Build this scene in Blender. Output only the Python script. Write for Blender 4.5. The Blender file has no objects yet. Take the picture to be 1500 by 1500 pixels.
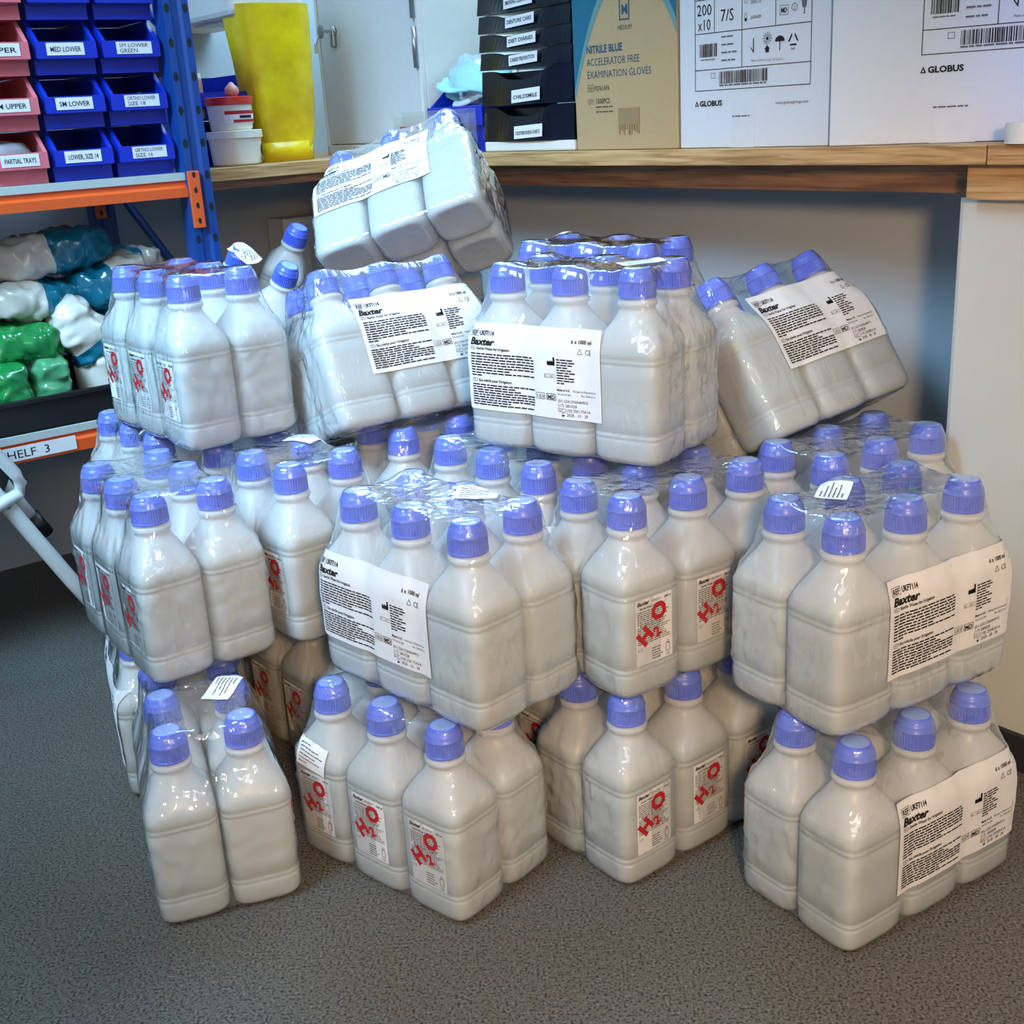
import bpy, bmesh, math, random
from mathutils import Vector, Matrix, noise
from mathutils.bvhtree import BVHTree

# ------------------------------------------------------------------ camera, world, lights, exposure
scene = bpy.context.scene
COL = scene.collection
PHI = math.radians(37.0)                       # heading of the room's walls
UX = Vector((math.cos(PHI), math.sin(PHI), 0)) # along the far wall
WX = Vector((-math.sin(PHI), math.cos(PHI), 0))# along the counter wall
def rw(u, w, z): return UX*u + WX*w + Vector((0, 0, z))

cam_d = bpy.data.cameras.new('camera'); cam = bpy.data.objects.new('camera', cam_d); COL.objects.link(cam)
cam_d.sensor_width = 36; cam_d.lens = 36*1727.96/1500; cam_d.clip_start = 0.02
R_ = Vector((0.99819845, -0.01930976, -0.05680664)); U_ = Vector((0.05999884, 0.32125573, 0.94508989)); F_ = Vector((0, 0.94679559, -0.32183553))
cam.matrix_world = Matrix(((R_.x, U_.x, -F_.x, 0), (R_.y, U_.y, -F_.y, 0), (R_.z, U_.z, -F_.z, 0.85152), (0, 0, 0, 1)))
scene.camera = cam

vs = scene.view_settings
vs.view_transform = 'Standard'; vs.look = 'None'; vs.gamma = 1; vs.use_curve_mapping = False
vs.exposure = 0.07
scene.cycles.transparent_max_bounces = 20
scene.cycles.max_bounces = 8; scene.cycles.diffuse_bounces = 4; scene.cycles.glossy_bounces = 5; scene.cycles.transmission_bounces = 4; scene.cycles.use_adaptive_sampling = True; scene.cycles.adaptive_threshold = 0.07; scene.cycles.adaptive_min_samples = 20
scene.cycles.use_denoising = True
scene.cycles.caustics_reflective = False
scene.cycles.caustics_refractive = False

wd = bpy.data.worlds.new('room_ambient'); scene.world = wd; wd.use_nodes = True
bg = wd.node_tree.nodes['Background']; bg.inputs[0].default_value = (0.86, 0.93, 1.0, 1); bg.inputs[1].default_value = 0.44

def area(name, loc, target, size, sizey, color, power, spread=180):
    d = bpy.data.lights.new(name, 'AREA'); d.spread = math.radians(spread); d.shape = 'RECTANGLE'; d.size = size; d.size_y = sizey
    d.color = color; d.energy = power
    o = bpy.data.objects.new(name, d); COL.objects.link(o); o.location = loc
    o.rotation_euler = (Vector(target)-Vector(loc)).to_track_quat('-Z', 'Y').to_euler()
    return o
# daylight from the window over the counter corner, two added fill panels, an assumed warm lamp behind the photographer
area('daylight_window', rw(1.53, 1.75, 1.75), rw(0.35, 1.25, 0.2), 1.3, 0.8, (0.44, 0.75, 1.0), 38)
area('fill_panel', (-1.15, 0.55, 1.95), (-0.50, 1.62, 0.75), 0.9, 0.6, (0.38, 0.71, 1.0), 11, 54)  # added cool fill, narrowed onto the upper left packs
area('fill_panel', (0.9, -1.7, 2.0), (0.5, 1.3, 0.4), 1.6, 0.9, (0.92, 0.95, 1.0), 12)  # added neutral fill from behind the camera, lifts the wall under the counter
def spot(name, loc, target, color, power, deg, blend, radius):
    d = bpy.data.lights.new(name, 'SPOT'); d.color = color; d.energy = power; d.spot_size = math.radians(deg); d.spot_blend = blend
    d.shadow_soft_size = radius
    o = bpy.data.objects.new(name, d); COL.objects.link(o); o.location = loc
    o.rotation_euler = (Vector(target)-Vector(loc)).to_track_quat('-Z', 'Y').to_euler()
    return o
spot('assumed_warm_lamp', (0.16, -0.40, 1.06), (0.25, 1.2, 0.29), (1.0, 0.64, 0.31), 92, 55, 0.7, 0.09)  # assumed lamp out of view, warms the centre and right packs

spot('assumed_blue_light', rw(0.92, 0.40, 1.18), rw(1.33, 0.62, 0.93), (0.14, 0.32, 1.0), 10, 44, 1.0, 0.03)  # assumed unseen source, added to turn the far right carton bluish

# ------------------------------------------------------------------ materials
MATS = {}
def srgb(r, g, b):
    def c(v):
        v /= 255.0
        return v/12.92 if v <= 0.04045 else ((v+0.055)/1.055)**2.4
    return (c(r), c(g), c(b), 1)
def newmat(name):
    m = bpy.data.materials.new(name); m.use_nodes = True; nt = m.node_tree; m.use_transparent_shadow = True
    return m, nt, nt.nodes['Principled BSDF'], nt.nodes['Material Output']
def plain(name, rgb, rough=0.5, spec=0.5, metal=0.0, nscale=60, namt=0.06, bump=0.0, coat=0.0):
    """solid colour with faint procedural mottling"""
    m, nt, p, out = newmat(name)
    p.inputs['Roughness'].default_value = rough; p.inputs['Metallic'].default_value = metal
    p.inputs['Specular IOR Level'].default_value = spec; p.inputs['Coat Weight'].default_value = coat
    tc = nt.nodes.new('ShaderNodeTexCoord'); n = nt.nodes.new('ShaderNodeTexNoise'); n.inputs['Scale'].default_value = nscale; n.inputs['Detail'].default_value = 3
    nt.links.new(tc.outputs['Object'], n.inputs['Vector'])
    mx = nt.nodes.new('ShaderNodeMix'); mx.data_type = 'RGBA'
    c = srgb(*rgb); mx.inputs[6].default_value = tuple(min(1, v*(1-namt)) for v in c[:3])+(1,); mx.inputs[7].default_value = tuple(min(1, v*(1+namt)) for v in c[:3])+(1,)
    nt.links.new(n.outputs['Fac'], mx.inputs[0]); nt.links.new(mx.outputs[2], p.inputs['Base Color'])
    if bump:
        b = nt.nodes.new('ShaderNodeBump'); b.inputs['Strength'].default_value = bump; b.inputs['Distance'].default_value = 0.002
        nt.links.new(n.outputs['Fac'], b.inputs['Height']); nt.links.new(b.outputs[0], p.inputs['Normal'])
    MATS[name] = m
    return m
def M(n): return MATS[n]

def m_floor():
    m, nt, p, out = newmat('floor_vinyl'); p.inputs['Roughness'].default_value = 0.62
    tc = nt.nodes.new('ShaderNodeTexCoord')
    n1 = nt.nodes.new('ShaderNodeTexNoise'); n1.inputs['Scale'].default_value = 330; n1.inputs['Detail'].default_value = 2
    n2 = nt.nodes.new('ShaderNodeTexNoise'); n2.inputs['Scale'].default_value = 190; n2.inputs['Detail'].default_value = 1
    r1 = nt.nodes.new('ShaderNodeValToRGB'); e = r1.color_ramp.elements
    e[0].position = 0.36; e[0].color = srgb(38, 37, 34); e[1].position = 0.47; e[1].color = srgb(98, 95, 89)
    e3 = e.new(0.62); e3.color = srgb(106, 103, 97); e4 = e.new(0.70); e4.color = srgb(134, 130, 122)
    mx = nt.nodes.new('ShaderNodeMix'); mx.data_type = 'RGBA'; mx.blend_type = 'MULTIPLY'; mx.inputs[0].default_value = 0.5
    r2 = nt.nodes.new('ShaderNodeValToRGB'); r2.color_ramp.elements[0].position = 0.3; r2.color_ramp.elements[0].color = (0.55, 0.55, 0.55, 1); r2.color_ramp.elements[1].position = 0.5
    for n in (n1, n2): nt.links.new(tc.outputs['Object'], n.inputs['Vector'])
    nt.links.new(n1.outputs['Fac'], r1.inputs[0]); nt.links.new(n2.outputs['Fac'], r2.inputs[0])
    nt.links.new(r1.outputs[0], mx.inputs[6]); nt.links.new(r2.outputs[0], mx.inputs[7]); nt.links.new(mx.outputs[2], p.inputs['Base Color'])
    MATS['floor'] = m
m_floor()
def m_wood(name, c1, c2, c3):
    m, nt, p, out = newmat(name); p.inputs['Roughness'].default_value = 0.45
    tc = nt.nodes.new('ShaderNodeTexCoord'); mp = nt.nodes.new('ShaderNodeMapping'); mp.inputs['Scale'].default_value = (4, 80, 80)
    n = nt.nodes.new('ShaderNodeTexNoise'); n.inputs['Scale'].default_value = 2.2; n.inputs['Detail'].default_value = 6; n.inputs['Distortion'].default_value = 0.5
    r = nt.nodes.new('ShaderNodeValToRGB'); e = r.color_ramp.elements
    e[0].position = 0.35; e[0].color = srgb(*c1); e[1].position = 0.68; e[1].color = srgb(*c3); e.new(0.52).color = srgb(*c2)
    nt.links.new(tc.outputs['Object'], mp.inputs[0]); nt.links.new(mp.outputs[0], n.inputs['Vector']); nt.links.new(n.outputs['Fac'], r.inputs[0]); nt.links.new(r.outputs[0], p.inputs['Base Color'])
    MATS[name] = m
m_wood('oak', (150, 112, 66), (188, 148, 98), (204, 168, 120))
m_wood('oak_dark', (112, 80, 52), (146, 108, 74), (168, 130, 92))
plain('wall_paint', (186, 196, 206), 0.85, 0.2, nscale=25, namt=0.03, bump=0.05)
plain('pier_paint', (198, 202, 202), 0.8, 0.2, nscale=18, namt=0.04, bump=0.15)
plain('skirting', (36, 38, 42), 0.6)
plain('rack_blue', (18, 62, 130), 0.35)
plain('rack_orange', (222, 88, 32), 0.4)
plain('shelf_board', (176, 182, 178), 0.6)
plain('black', (14, 14, 16), 0.45)
plain('hole', (6, 8, 14), 0.8)
plain('steel', (170, 170, 172), 0.3, metal=1.0)
plain('bin_blue', (12, 44, 176), 0.35)
plain('bin_pink', (214, 108, 120), 0.4)
plain('label_paper', (222, 220, 222), 0.7)
plain('sticker_paper', (238, 238, 236), 0.65)
plain('ink', (14, 12, 18), 0.8)
plain('ink_grey', (96, 96, 100), 0.8)
plain('ink_red', (176, 22, 30), 0.8)
plain('ink_teal', (38, 84, 100), 0.8)
plain('ink_brown', (92, 84, 66), 0.8)
plain('carton_white', (204, 205, 210), 0.8, nscale=120, namt=0.03, bump=0.06)
plain('carton_brown', (176, 148, 108), 0.85, nscale=150, namt=0.06, bump=0.06)
plain('carton_teal', (22, 98, 122), 0.8)
plain('carton_teal_pale', (98, 138, 138), 0.8)
plain('tape_clear', (207, 208, 213), 0.18)
plain('tape', (150, 122, 86), 0.35)
plain('tray_black', (12, 16, 22), 0.22)
plain('plastic_white', (222, 220, 212), 0.4)
plain('cabinet_grey', (206, 206, 210), 0.45)
plain('tub_white', (228, 224, 210), 0.4)
plain('tub_red', (200, 44, 36), 0.4)
plain('stool_white', (206, 212, 212), 0.35)
plain('radiator', (226, 222, 212), 0.45)
plain('bag_teal', (0, 112, 140), 0.18, coat=0.6, nscale=30, namt=0.12, bump=0.5)
plain('bag_white', (214, 208, 196), 0.22, coat=0.5, nscale=30, namt=0.08, bump=0.5)
plain('bag_green', (22, 128, 62), 0.2, coat=0.6, nscale=30, namt=0.1, bump=0.4)
plain('bag_green_pale', (76, 150, 104), 0.25, coat=0.5, nscale=30, namt=0.1, bump=0.4)
plain('tray_green', (112, 170, 110), 0.4)
plain('tray_teal', (24, 128, 140), 0.4)
plain('denture_pink', (206, 150, 138), 0.4)
plain('mask_blue', (150, 205, 222), 0.6)
plain('mask_white', (222, 226, 226), 0.6)
plain('key_tag', (226, 224, 206), 0.5)
plain('kidney_grey', (150, 146, 152), 0.3)
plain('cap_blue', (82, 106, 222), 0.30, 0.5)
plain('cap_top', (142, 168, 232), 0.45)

def m_yellow():
    m, nt, p, out = newmat('yellow_plastic'); p.inputs['Base Color'].default_value = srgb(232, 200, 8); p.inputs['Roughness'].default_value = 0.28
    tc = nt.nodes.new('ShaderNodeTexCoord'); n = nt.nodes.new('ShaderNodeTexNoise'); n.inputs['Scale'].default_value = 16; n.inputs['Detail'].default_value = 4
    r = nt.nodes.new('ShaderNodeValToRGB'); r.color_ramp.elements[0].color = srgb(214, 180, 12); r.color_ramp.elements[0].position = .35; r.color_ramp.elements[1].color = srgb(240, 212, 12); r.color_ramp.elements[1].position = .6
    b = nt.nodes.new('ShaderNodeBump'); b.inputs['Strength'].default_value = 0.5; b.inputs['Distance'].default_value = 0.006
    nt.links.new(tc.outputs['Object'], n.inputs['Vector']); nt.links.new(n.outputs['Fac'], r.inputs[0]); nt.links.new(r.outputs[0], p.inputs['Base Color'])
    nt.links.new(n.outputs['Fac'], b.inputs['Height']); nt.links.new(b.outputs[0], p.inputs['Normal']); MATS['yellow'] = m
m_yellow()

def thin_fresnel(nt, ior):
    # a thin sheet reflects alike from both sides
    g = nt.nodes.new('ShaderNodeNewGeometry'); mr = nt.nodes.new('ShaderNodeMapRange'); fr = nt.nodes.new('ShaderNodeFresnel')
    mr.inputs['To Min'].default_value = ior; mr.inputs['To Max'].default_value = 1.0/ior
    nt.links.new(g.outputs['Backfacing'], mr.inputs['Value']); nt.links.new(mr.outputs['Result'], fr.inputs['IOR']); return fr
def m_shell(key, tint):
    """milky polyethylene: scatters, lets part of the light through, faint mould texture"""
    m, nt, p, out = newmat('bottle_plastic_'+key); N = nt.nodes
    tc = N.new('ShaderNodeTexCoord'); n = N.new('ShaderNodeTexNoise'); n.inputs['Scale'].default_value = 260; n.inputs['Detail'].default_value = 0
    b = N.new('ShaderNodeBump'); b.inputs['Strength'].default_value = 0.12; b.inputs['Distance'].default_value = 0.001
    nt.links.new(tc.outputs['Object'], n.inputs['Vector']); nt.links.new(n.outputs['Fac'], b.inputs['Height'])
    df = N.new('ShaderNodeBsdfDiffuse'); df.inputs[0].default_value = tint
    tl = N.new('ShaderNodeBsdfTranslucent'); tl.inputs[0].default_value = (0.96, 0.96, 0.95, 1)
    tr = N.new('ShaderNodeBsdfTransparent'); tr.inputs[0].default_value = (0.95, 0.97, 0.97, 1)
    gl = N.new('ShaderNodeBsdfGlossy'); gl.inputs['Roughness'].default_value = 0.32
    a = N.new('ShaderNodeMixShader'); a.inputs[0].default_value = 0.28
    c = N.new('ShaderNodeMixShader'); c.inputs[0].default_value = 0.26
    fr = thin_fresnel(nt, 1.4)
    g = N.new('ShaderNodeMixShader')
    nt.links.new(b.outputs[0], gl.inputs['Normal'])
    nt.links.new(df.outputs[0], a.inputs[1]); nt.links.new(tl.outputs[0], a.inputs[2])
    nt.links.new(a.outputs[0], c.inputs[1]); nt.links.new(tr.outputs[0], c.inputs[2])
    nt.links.new(fr.outputs[0], g.inputs[0]); nt.links.new(c.outputs[0], g.inputs[1]); nt.links.new(gl.outputs[0], g.inputs[2])
    nt.links.new(g.outputs[0], out.inputs[0]); m.use_transparent_shadow = False; MATS[key] = m
m_shell('shell', (0.95, 0.95, 0.935, 1))
m_shell('shell_wet', (0.85, 0.89, 0.895, 1))   # wall with water standing behind it: less backscatter
def m_water():
    """sterile water seen through the milky wall"""
    m, nt, p, out = newmat('bottle_water'); N = nt.nodes
    df = N.new('ShaderNodeBsdfDiffuse'); df.inputs[0].default_value = (0.62, 0.70, 0.71, 1)
    tl = N.new('ShaderNodeBsdfTranslucent'); tl.inputs[0].default_value = (0.80, 0.86, 0.87, 1)
    a = N.new('ShaderNodeMixShader'); a.inputs[0].default_value = 0.3
    nt.links.new(df.outputs[0], a.inputs[1]); nt.links.new(tl.outputs[0], a.inputs[2]); nt.links.new(a.outputs[0], out.inputs[0]); MATS['water'] = m
m_water()
def m_film(name, stretch, haze, strength, gain):
    """clear shrink film: see-through sheet with sharp glints and fine wrinkles"""
    m, nt, p, out = newmat(name); N = nt.nodes
    tc = N.new('ShaderNodeTexCoord'); mp = N.new('ShaderNodeMapping'); mp.inputs['Scale'].default_value = stretch
    n = N.new('ShaderNodeTexNoise'); n.inputs['Scale'].default_value = 1.0; n.inputs['Detail'].default_value = 1.5; n.inputs['Distortion'].default_value = 1.1
    b = N.new('ShaderNodeBump'); b.inputs['Strength'].default_value = strength; b.inputs['Distance'].default_value = 0.004
    nt.links.new(tc.outputs['Object'], mp.inputs[0]); nt.links.new(mp.outputs[0], n.inputs['Vector']); nt.links.new(n.outputs['Fac'], b.inputs['Height'])
    tr = N.new('ShaderNodeBsdfTransparent'); tr.inputs[0].default_value = (0.985, 0.99, 0.99, 1)
    gl = N.new('ShaderNodeBsdfGlossy'); gl.inputs['Roughness'].default_value = 0.07; gl.inputs[0].default_value = (1, 1, 1, 1)
    df = N.new('ShaderNodeBsdfDiffuse'); df.inputs[0].default_value = (0.9, 0.92, 0.94, 1)
    lw = thin_fresnel(nt, 1.45)
    mu = N.new('ShaderNodeMath'); mu.operation = 'MULTIPLY'; mu.inputs[1].default_value = gain; mu.use_clamp = True
    tl = N.new('ShaderNodeBsdfTranslucent'); tl.inputs[0].default_value = (0.9, 0.93, 0.95, 1)
    hz = N.new('ShaderNodeMixShader'); hz.inputs[0].default_value = 0.5
    nt.links.new(df.outputs[0], hz.inputs[1]); nt.links.new(tl.outputs[0], hz.inputs[2])
    a = N.new('ShaderNodeMixShader'); a.inputs[0].default_value = haze
    g = N.new('ShaderNodeMixShader')
    for k in (gl,): nt.links.new(b.outputs[0], k.inputs['Normal'])
    nt.links.new(tr.outputs[0], a.inputs[1]); nt.links.new(hz.outputs[0], a.inputs[2])
    nt.links.new(lw.outputs[0], mu.inputs[0]); nt.links.new(mu.outputs[0], g.inputs[0]); nt.links.new(a.outputs[0], g.inputs[1]); nt.links.new(gl.outputs[0], g.inputs[2])
    nt.links.new(g.outputs[0], out.inputs[0]); MATS[name] = m
m_film('film', (44, 44, 17), 0.13, 1.0, 2.2)
m_film('clear_bag', (40, 40, 40), 0.16, 0.7, 1.5)
m_film('acrylic', (3, 3, 3), 0.10, 0.05, 1.2)
def m_window():
    m, nt, p, out = newmat('window_daylight'); e = nt.nodes.new('ShaderNodeEmission'); e.inputs[0].default_value = (0.60, 0.90, 1.0, 1); e.inputs[1].default_value = 0.95
    nt.links.new(e.outputs[0], out.inputs[0]); MATS['daylight'] = m
m_window()

# ------------------------------------------------------------------ mesh helpers
class MB:
    def __init__(s): s.v = []; s.f = []; s.m = []
    def add(s, verts, faces, mi=0):
        o = len(s.v); s.v += [tuple(x) for x in verts]; s.f += [tuple(i+o for i in q) for q in faces]; s.m += [mi]*len(faces); return s
    def box(s, x0, x1, y0, y1, z0, z1, mi=0, bev=0):
        if not bev:
            v = [(x, y, z) for z in (z0, z1) for y in (y0, y1) for x in (x0, x1)]
            return s.add(v, [(0,2,3,1), (4,5,7,6), (0,1,5,4), (2,6,7,3), (0,4,6,2), (1,3,7,5)], mi)
        bm = bmesh.new(); bmesh.ops.create_cube(bm, size=1)
        for q in bm.verts: q.co = Vector(((x0+x1)/2+q.co.x*(x1-x0), (y0+y1)/2+q.co.y*(y1-y0), (z0+z1)/2+q.co.z*(z1-z0)))
        bmesh.ops.bevel(bm, geom=bm.edges[:], offset=bev, segments=2, affect='EDGES', profile=0.5)
        bm.verts.index_update(); s.add([q.co for q in bm.verts], [[l.index for l in f.verts] for f in bm.faces], mi); bm.free(); return s
    def quad(s, a, b, c, d, mi=0): return s.add([a, b, c, d], [(0,1,2,3)], mi)
    def prism(s, pts, axis, a, b, mi=0):
        """closed polygon of 2-D points pushed along an axis from a to b"""
        def P(p, t): return {'x': (t, p[0], p[1]), 'y': (p[0], t, p[1]), 'z': (p[0], p[1], t)}[axis]
        n = len(pts); v = [P(p, a) for p in pts]+[P(p, b) for p in pts]
        return s.add(v, [tuple(range(n)), tuple(range(2*n-1, n-1, -1))]+[(i, i+n, (i+1) % n+n, (i+1) % n) for i in range(n)], mi)
    def tube(s, path, r, n=12, mi=0, flat=1.0):
        path = [Vector(q) for q in path]; rings = []
        for i, q in enumerate(path):
            t = ((path[min(i+1, len(path)-1)]-path[max(i-1, 0)])).normalized()
            up = Vector((0, 0, 1)) if abs(t.z) < 0.9 else Vector((0, 1, 0))
            a = t.cross(up).normalized(); b = a.cross(t).normalized()
            rings.append([q+a*math.cos(k*2*math.pi/n)*r*flat+b*math.sin(k*2*math.pi/n)*r for k in range(n)])
        v = [p for g in rings for p in g]; f = []
        for i in range(len(rings)-1):
            for k in range(n): f.append((i*n+k, i*n+(k+1) % n, (i+1)*n+(k+1) % n, (i+1)*n+k))
        f += [tuple(range(n))[::-1], tuple((len(rings)-1)*n+k for k in range(n))]
        return s.add(v, f, mi)
    def lathe(s, prof, n=32, mi=0, c=(0, 0, 0)):
        v = [(c[0]+r*math.cos(k*2*math.pi/n), c[1]+r*math.sin(k*2*math.pi/n), c[2]+z) for r, z in prof for k in range(n)]
        f = []
        for i in range(len(prof)-1):
            for k in range(n): f.append((i*n+k, i*n+(k+1) % n, (i+1)*n+(k+1) % n, (i+1)*n+k))
        f += [tuple(range(n))[::-1], tuple((len(prof)-1)*n+k for k in range(n))]
        return s.add(v, f, mi)
    def mesh(s, name, mats, smooth=False, angle=None):
        me = bpy.data.meshes.new(name); me.from_pydata(s.v, [], s.f)
        for m in mats: me.materials.append(M(m))
        me.polygons.foreach_set('material_index', s.m)
        if smooth: me.polygons.foreach_set('use_smooth', [True]*len(s.f))
        if angle: me.set_sharp_from_angle(angle=math.radians(angle))
        me.update(); return me
    def build(s, name, mats, parent=None, smooth=False, angle=None, label=None):
        if isinstance(mats, str): mats = [mats]
        return link(name, s.mesh(name, mats, smooth, angle), parent, label)
def link(name, data, parent=None, label=None):
    o = bpy.data.objects.new(name, data); COL.objects.link(o)
    if parent is not None: o.parent = parent
    if label: o['label'] = label
    return o
def tag(o, label, cat, group=None):
    o['label'] = label; o['category'] = cat
    if group: o['group'] = group
    return o
def thing(name, label, cat, loc, yaw=PHI, group=None):
    o = link(name, None); o.location = loc; o.rotation_euler = (0, 0, yaw); o.empty_display_size = 0.02
    return tag(o, label, cat, group)
YA = PHI                       # local x to the right, y away, standing along the far wall
YW = PHI-math.pi/2             # the same, standing along the counter wall
def structure(o): o['kind'] = 'structure'; return o

_txt = {}
def text2d(body, size, bold=0.0, shear=0.0, width=1.0):
    key = (body, size, bold, shear, width)
    if key not in _txt:
        c = bpy.data.curves.new('lettering', 'FONT'); c.body = body; c.size = size; c.offset = bold; c.shear = shear; c.resolution_u = 2; c.fill_mode = 'FRONT'
        o = bpy.data.objects.new('lettering', c); COL.objects.link(o)
        dg = bpy.context.evaluated_depsgraph_get(); me = o.evaluated_get(dg).to_mesh()
        vs_ = [(v.co.x*width, v.co.y) for v in me.vertices]; fs = [tuple(p.vertices) for p in me.polygons]
        _txt[key] = (vs_, fs); bpy.data.objects.remove(o); bpy.data.curves.remove(c)
    return _txt[key]
def put_text(mb, body, x, z, size, mi, y=0.0, bold=0.0, shear=0.0, width=1.0, rot=0.0, fit=None):
    v, f = text2d(body, size, bold, shear, width)
    if fit:
        w = max(p[0] for p in v); k = fit/w; v = [(p[0]*k, p[1]) for p in v]
    cr, sr = math.cos(rot), math.sin(rot)
    mb.add([(x+p[0]*cr-p[1]*sr, y, z+p[0]*sr+p[1]*cr) for p in v], f, mi)
def fine_print(mb, x0, x1, z, h, mi, rnd, y=0.0, last=1.0):
    """a line of print too small to read: separate word-sized marks"""
    x = x0; end = x0+(x1-x0)*last
    while x < end-h:
        w = min(rnd.uniform(1.6, 5.0)*h, end-x)
        n = max(1, int(w/0.006)+1)
        for k in range(n): 
            a = x+w*k/n; b = x+w*(k+1)/n
            mb.quad((a, y, z), (b, y, z), (b, y, z+h*0.72), (a, y, z+h*0.72), mi)
        x += w+h*0.55
def frame_rect(mb, x0, x1, z0, z1, t, mi, y=0.0):
    for a, b, c, d in ((x0, x1, z0, z0+t), (x0, x1, z1-t, z1), (x0, x0+t, z0, z1), (x1-t, x1, z0, z1)):
        mb.quad((a, y, c), (b, y, c), (b, y, d), (a, y, d), mi)

# ------------------------------------------------------------------ the room
ZC = 0.785                      # counter height
def room():
    mb = MB(); P = [rw(-3.5, -2.5, 0), rw(1.56, -2.5, 0), rw(1.56, 2.5, 0), rw(-3.5, 2.5, 0)]
    fl = MB().add([p-Vector((0, 0, 0.05)) for p in P]+P, [(0,3,2,1), (4,5,6,7), (0,1,5,4), (1,2,6,5), (2,3,7,6), (3,0,4,7)]).build('floor', 'floor'); structure(fl)
    fl['label'] = 'grey speckled vinyl safety floor'
    o = MB().box(-3.5, 1.64, 2.5, 2.58, 0, 2.6).build('wall_back', 'wall_paint'); o.rotation_euler.z = PHI; structure(o)
    # counter wall with a window opening over the counter
    wl = MB()
    w0, w1, z0, z1 = 1.10, 2.42, 0.92, 2.15
    wl.box(1.56, 1.64, -2.5, w0, 0, 2.6); wl.box(1.56, 1.64, w1, 2.5, 0, 2.6); wl.box(1.56, 1.64, w0, w1, 0, z0); wl.box(1.56, 1.64, w0, w1, z1, 2.6)
    o = wl.build('wall_right', 'wall_paint'); o.rotation_euler.z = PHI; structure(o)
    win = link('window_1', None); win.rotation_euler.z = PHI; structure(win)
    MB().box(1.625, 1.635, w0, w1, z0, z1).build('pane', 'daylight', win)
    f = MB()
    f.box(1.59, 1.625, w0, w0+.03, z0, z1); f.box(1.59, 1.625, w1-.03, w1, z0, z1); f.box(1.59, 1.625, w0, w1, z0, z0+.035); f.box(1.59, 1.625, w0, w1, z1-.035, z1)
    f.build('window_frame', 'plastic_white', win)
    # pier under the counter end
    mb = MB(); pts = [(1.32, -1.2), (1.32, 0.817), (1.322, 0.822), (1.56, 0.822), (1.56, -1.2)]
    mb.prism(pts, 'z', 0, 0.722)
    o = mb.build('wall_pier', 'pier_paint'); o.rotation_euler.z = PHI; structure(o)
    o = MB().box(1.312, 1.32, -1.2, 0.815, 0.0, 0.05).build('baseboard_right', 'skirting'); o.rotation_euler.z = PHI; structure(o)
room()

def counter():
    t = thing('oak_counter', 'oak worktop running along both walls above the water packs', 'counter', (0, 0, 0))
    def plank(x0, x1, y0, y1, along_y=True):
        # grain runs along local x of the mesh
        L = (y1-y0) if along_y else (x1-x0); D = (x1-x0) if along_y else (y1-y0)
        o = MB().box(0, L, 0, D, ZC-0.022, ZC, bev=0.0012).build('worktop_plank', 'oak', t)
        if along_y: o.rotation_euler.z = math.pi/2; o.location = (x1, y0, 0)
        else: o.location = (x0, y0, 0)
    plank(1.27, 1.557, 0.763, 2.497); plank(1.27, 1.557, -1.0, 0.761); plank(0.885, 1.268, 2.0, 2.497, False)
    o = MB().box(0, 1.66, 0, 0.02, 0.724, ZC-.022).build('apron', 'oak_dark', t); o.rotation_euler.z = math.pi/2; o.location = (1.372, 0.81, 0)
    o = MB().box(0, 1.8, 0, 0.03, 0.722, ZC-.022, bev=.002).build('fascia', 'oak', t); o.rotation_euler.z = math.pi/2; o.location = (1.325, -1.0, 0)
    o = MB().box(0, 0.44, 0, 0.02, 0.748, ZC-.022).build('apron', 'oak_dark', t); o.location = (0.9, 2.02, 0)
counter()

def radiator():
    t = thing('radiator', 'cream panel radiator on the wall under the counter', 'radiator', rw(1.235, 2.40, 0.22), YA)
    W, Hh, D = 0.25, 0.435, 0.075
    MB().box(0, W, D*0.35, D, 0, Hh-.02).build('rear_panel', 'radiator', t)
    mb = MB(); n = 9; pts = [(0, D*.35)]
    for k in range(n):
        a = W*(k+.12)/n; b = W*(k+.35)/n; c = W*(k+.65)/n; d = W*(k+.88)/n
        pts += [(a, .012), (b, 0), (c, 0), (d, .012)]
    pts += [(W, D*.35)]
    mb.prism(pts, 'z', 0.03, Hh-.055); mb.build('fluted_panel', 'radiator', t)
    MB().box(-.004, W, 0, D, Hh-.055, Hh, bev=.003).build('top_cover', 'radiator', t)
    MB().box(-.006, 0, 0, D, 0, Hh, bev=.001).build('side_cover', 'radiator', t)
radiator()

# ------------------------------------------------------------------ the water bottle and its parts
NS = 40
def ring(z, hx, hy, n, off=0.0):
    out = []
    for k in range(NS):
        a = 2*math.pi*(k+.5)/NS; c, s = math.cos(a), math.sin(a); e = 2.0/n
        out.append(((hx-off)*math.copysign(abs(c)**e, c), (hy-off)*math.copysign(abs(s)**e, s), z))
    return out
BX, BY = 0.0448, 0.0402
def bp(z, d=0.0, n=5.5): return (z, BX-d, BY-d, n)
PROF = [(0.0022, .030, .026, 3.5), (0.0, .036, .032, 4), (.003, .0412, .0366, 4.6), bp(.009, .0006), bp(.027), bp(.0295), bp(.031, .0013), bp(.0325), bp(.036), bp(.0375, .0013), bp(.039), bp(.060), bp(.100),
        bp(.1165), bp(.118, .0012), bp(.1195), bp(.123), bp(.1245, .0012), bp(.126), bp(.133, .0003, 5.2), bp(.139, .0015, 4.6), (.146, .0400, .0366, 3.9), (.155, .0345, .0325, 3.1), (.163, .0288, .0278, 2.5), (.170, .0242, .0238, 2.15),
        (.1755, .0212, .0212, 2), (.1795, .0200, .0200, 2), (.1815, .0226, .0226, 2), (.1850, .0232, .0232, 2), (.1870, .0222, .0222, 2), (.1885, .0192, .0192, 2), (.1995, .0188, .0188, 2)]
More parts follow.
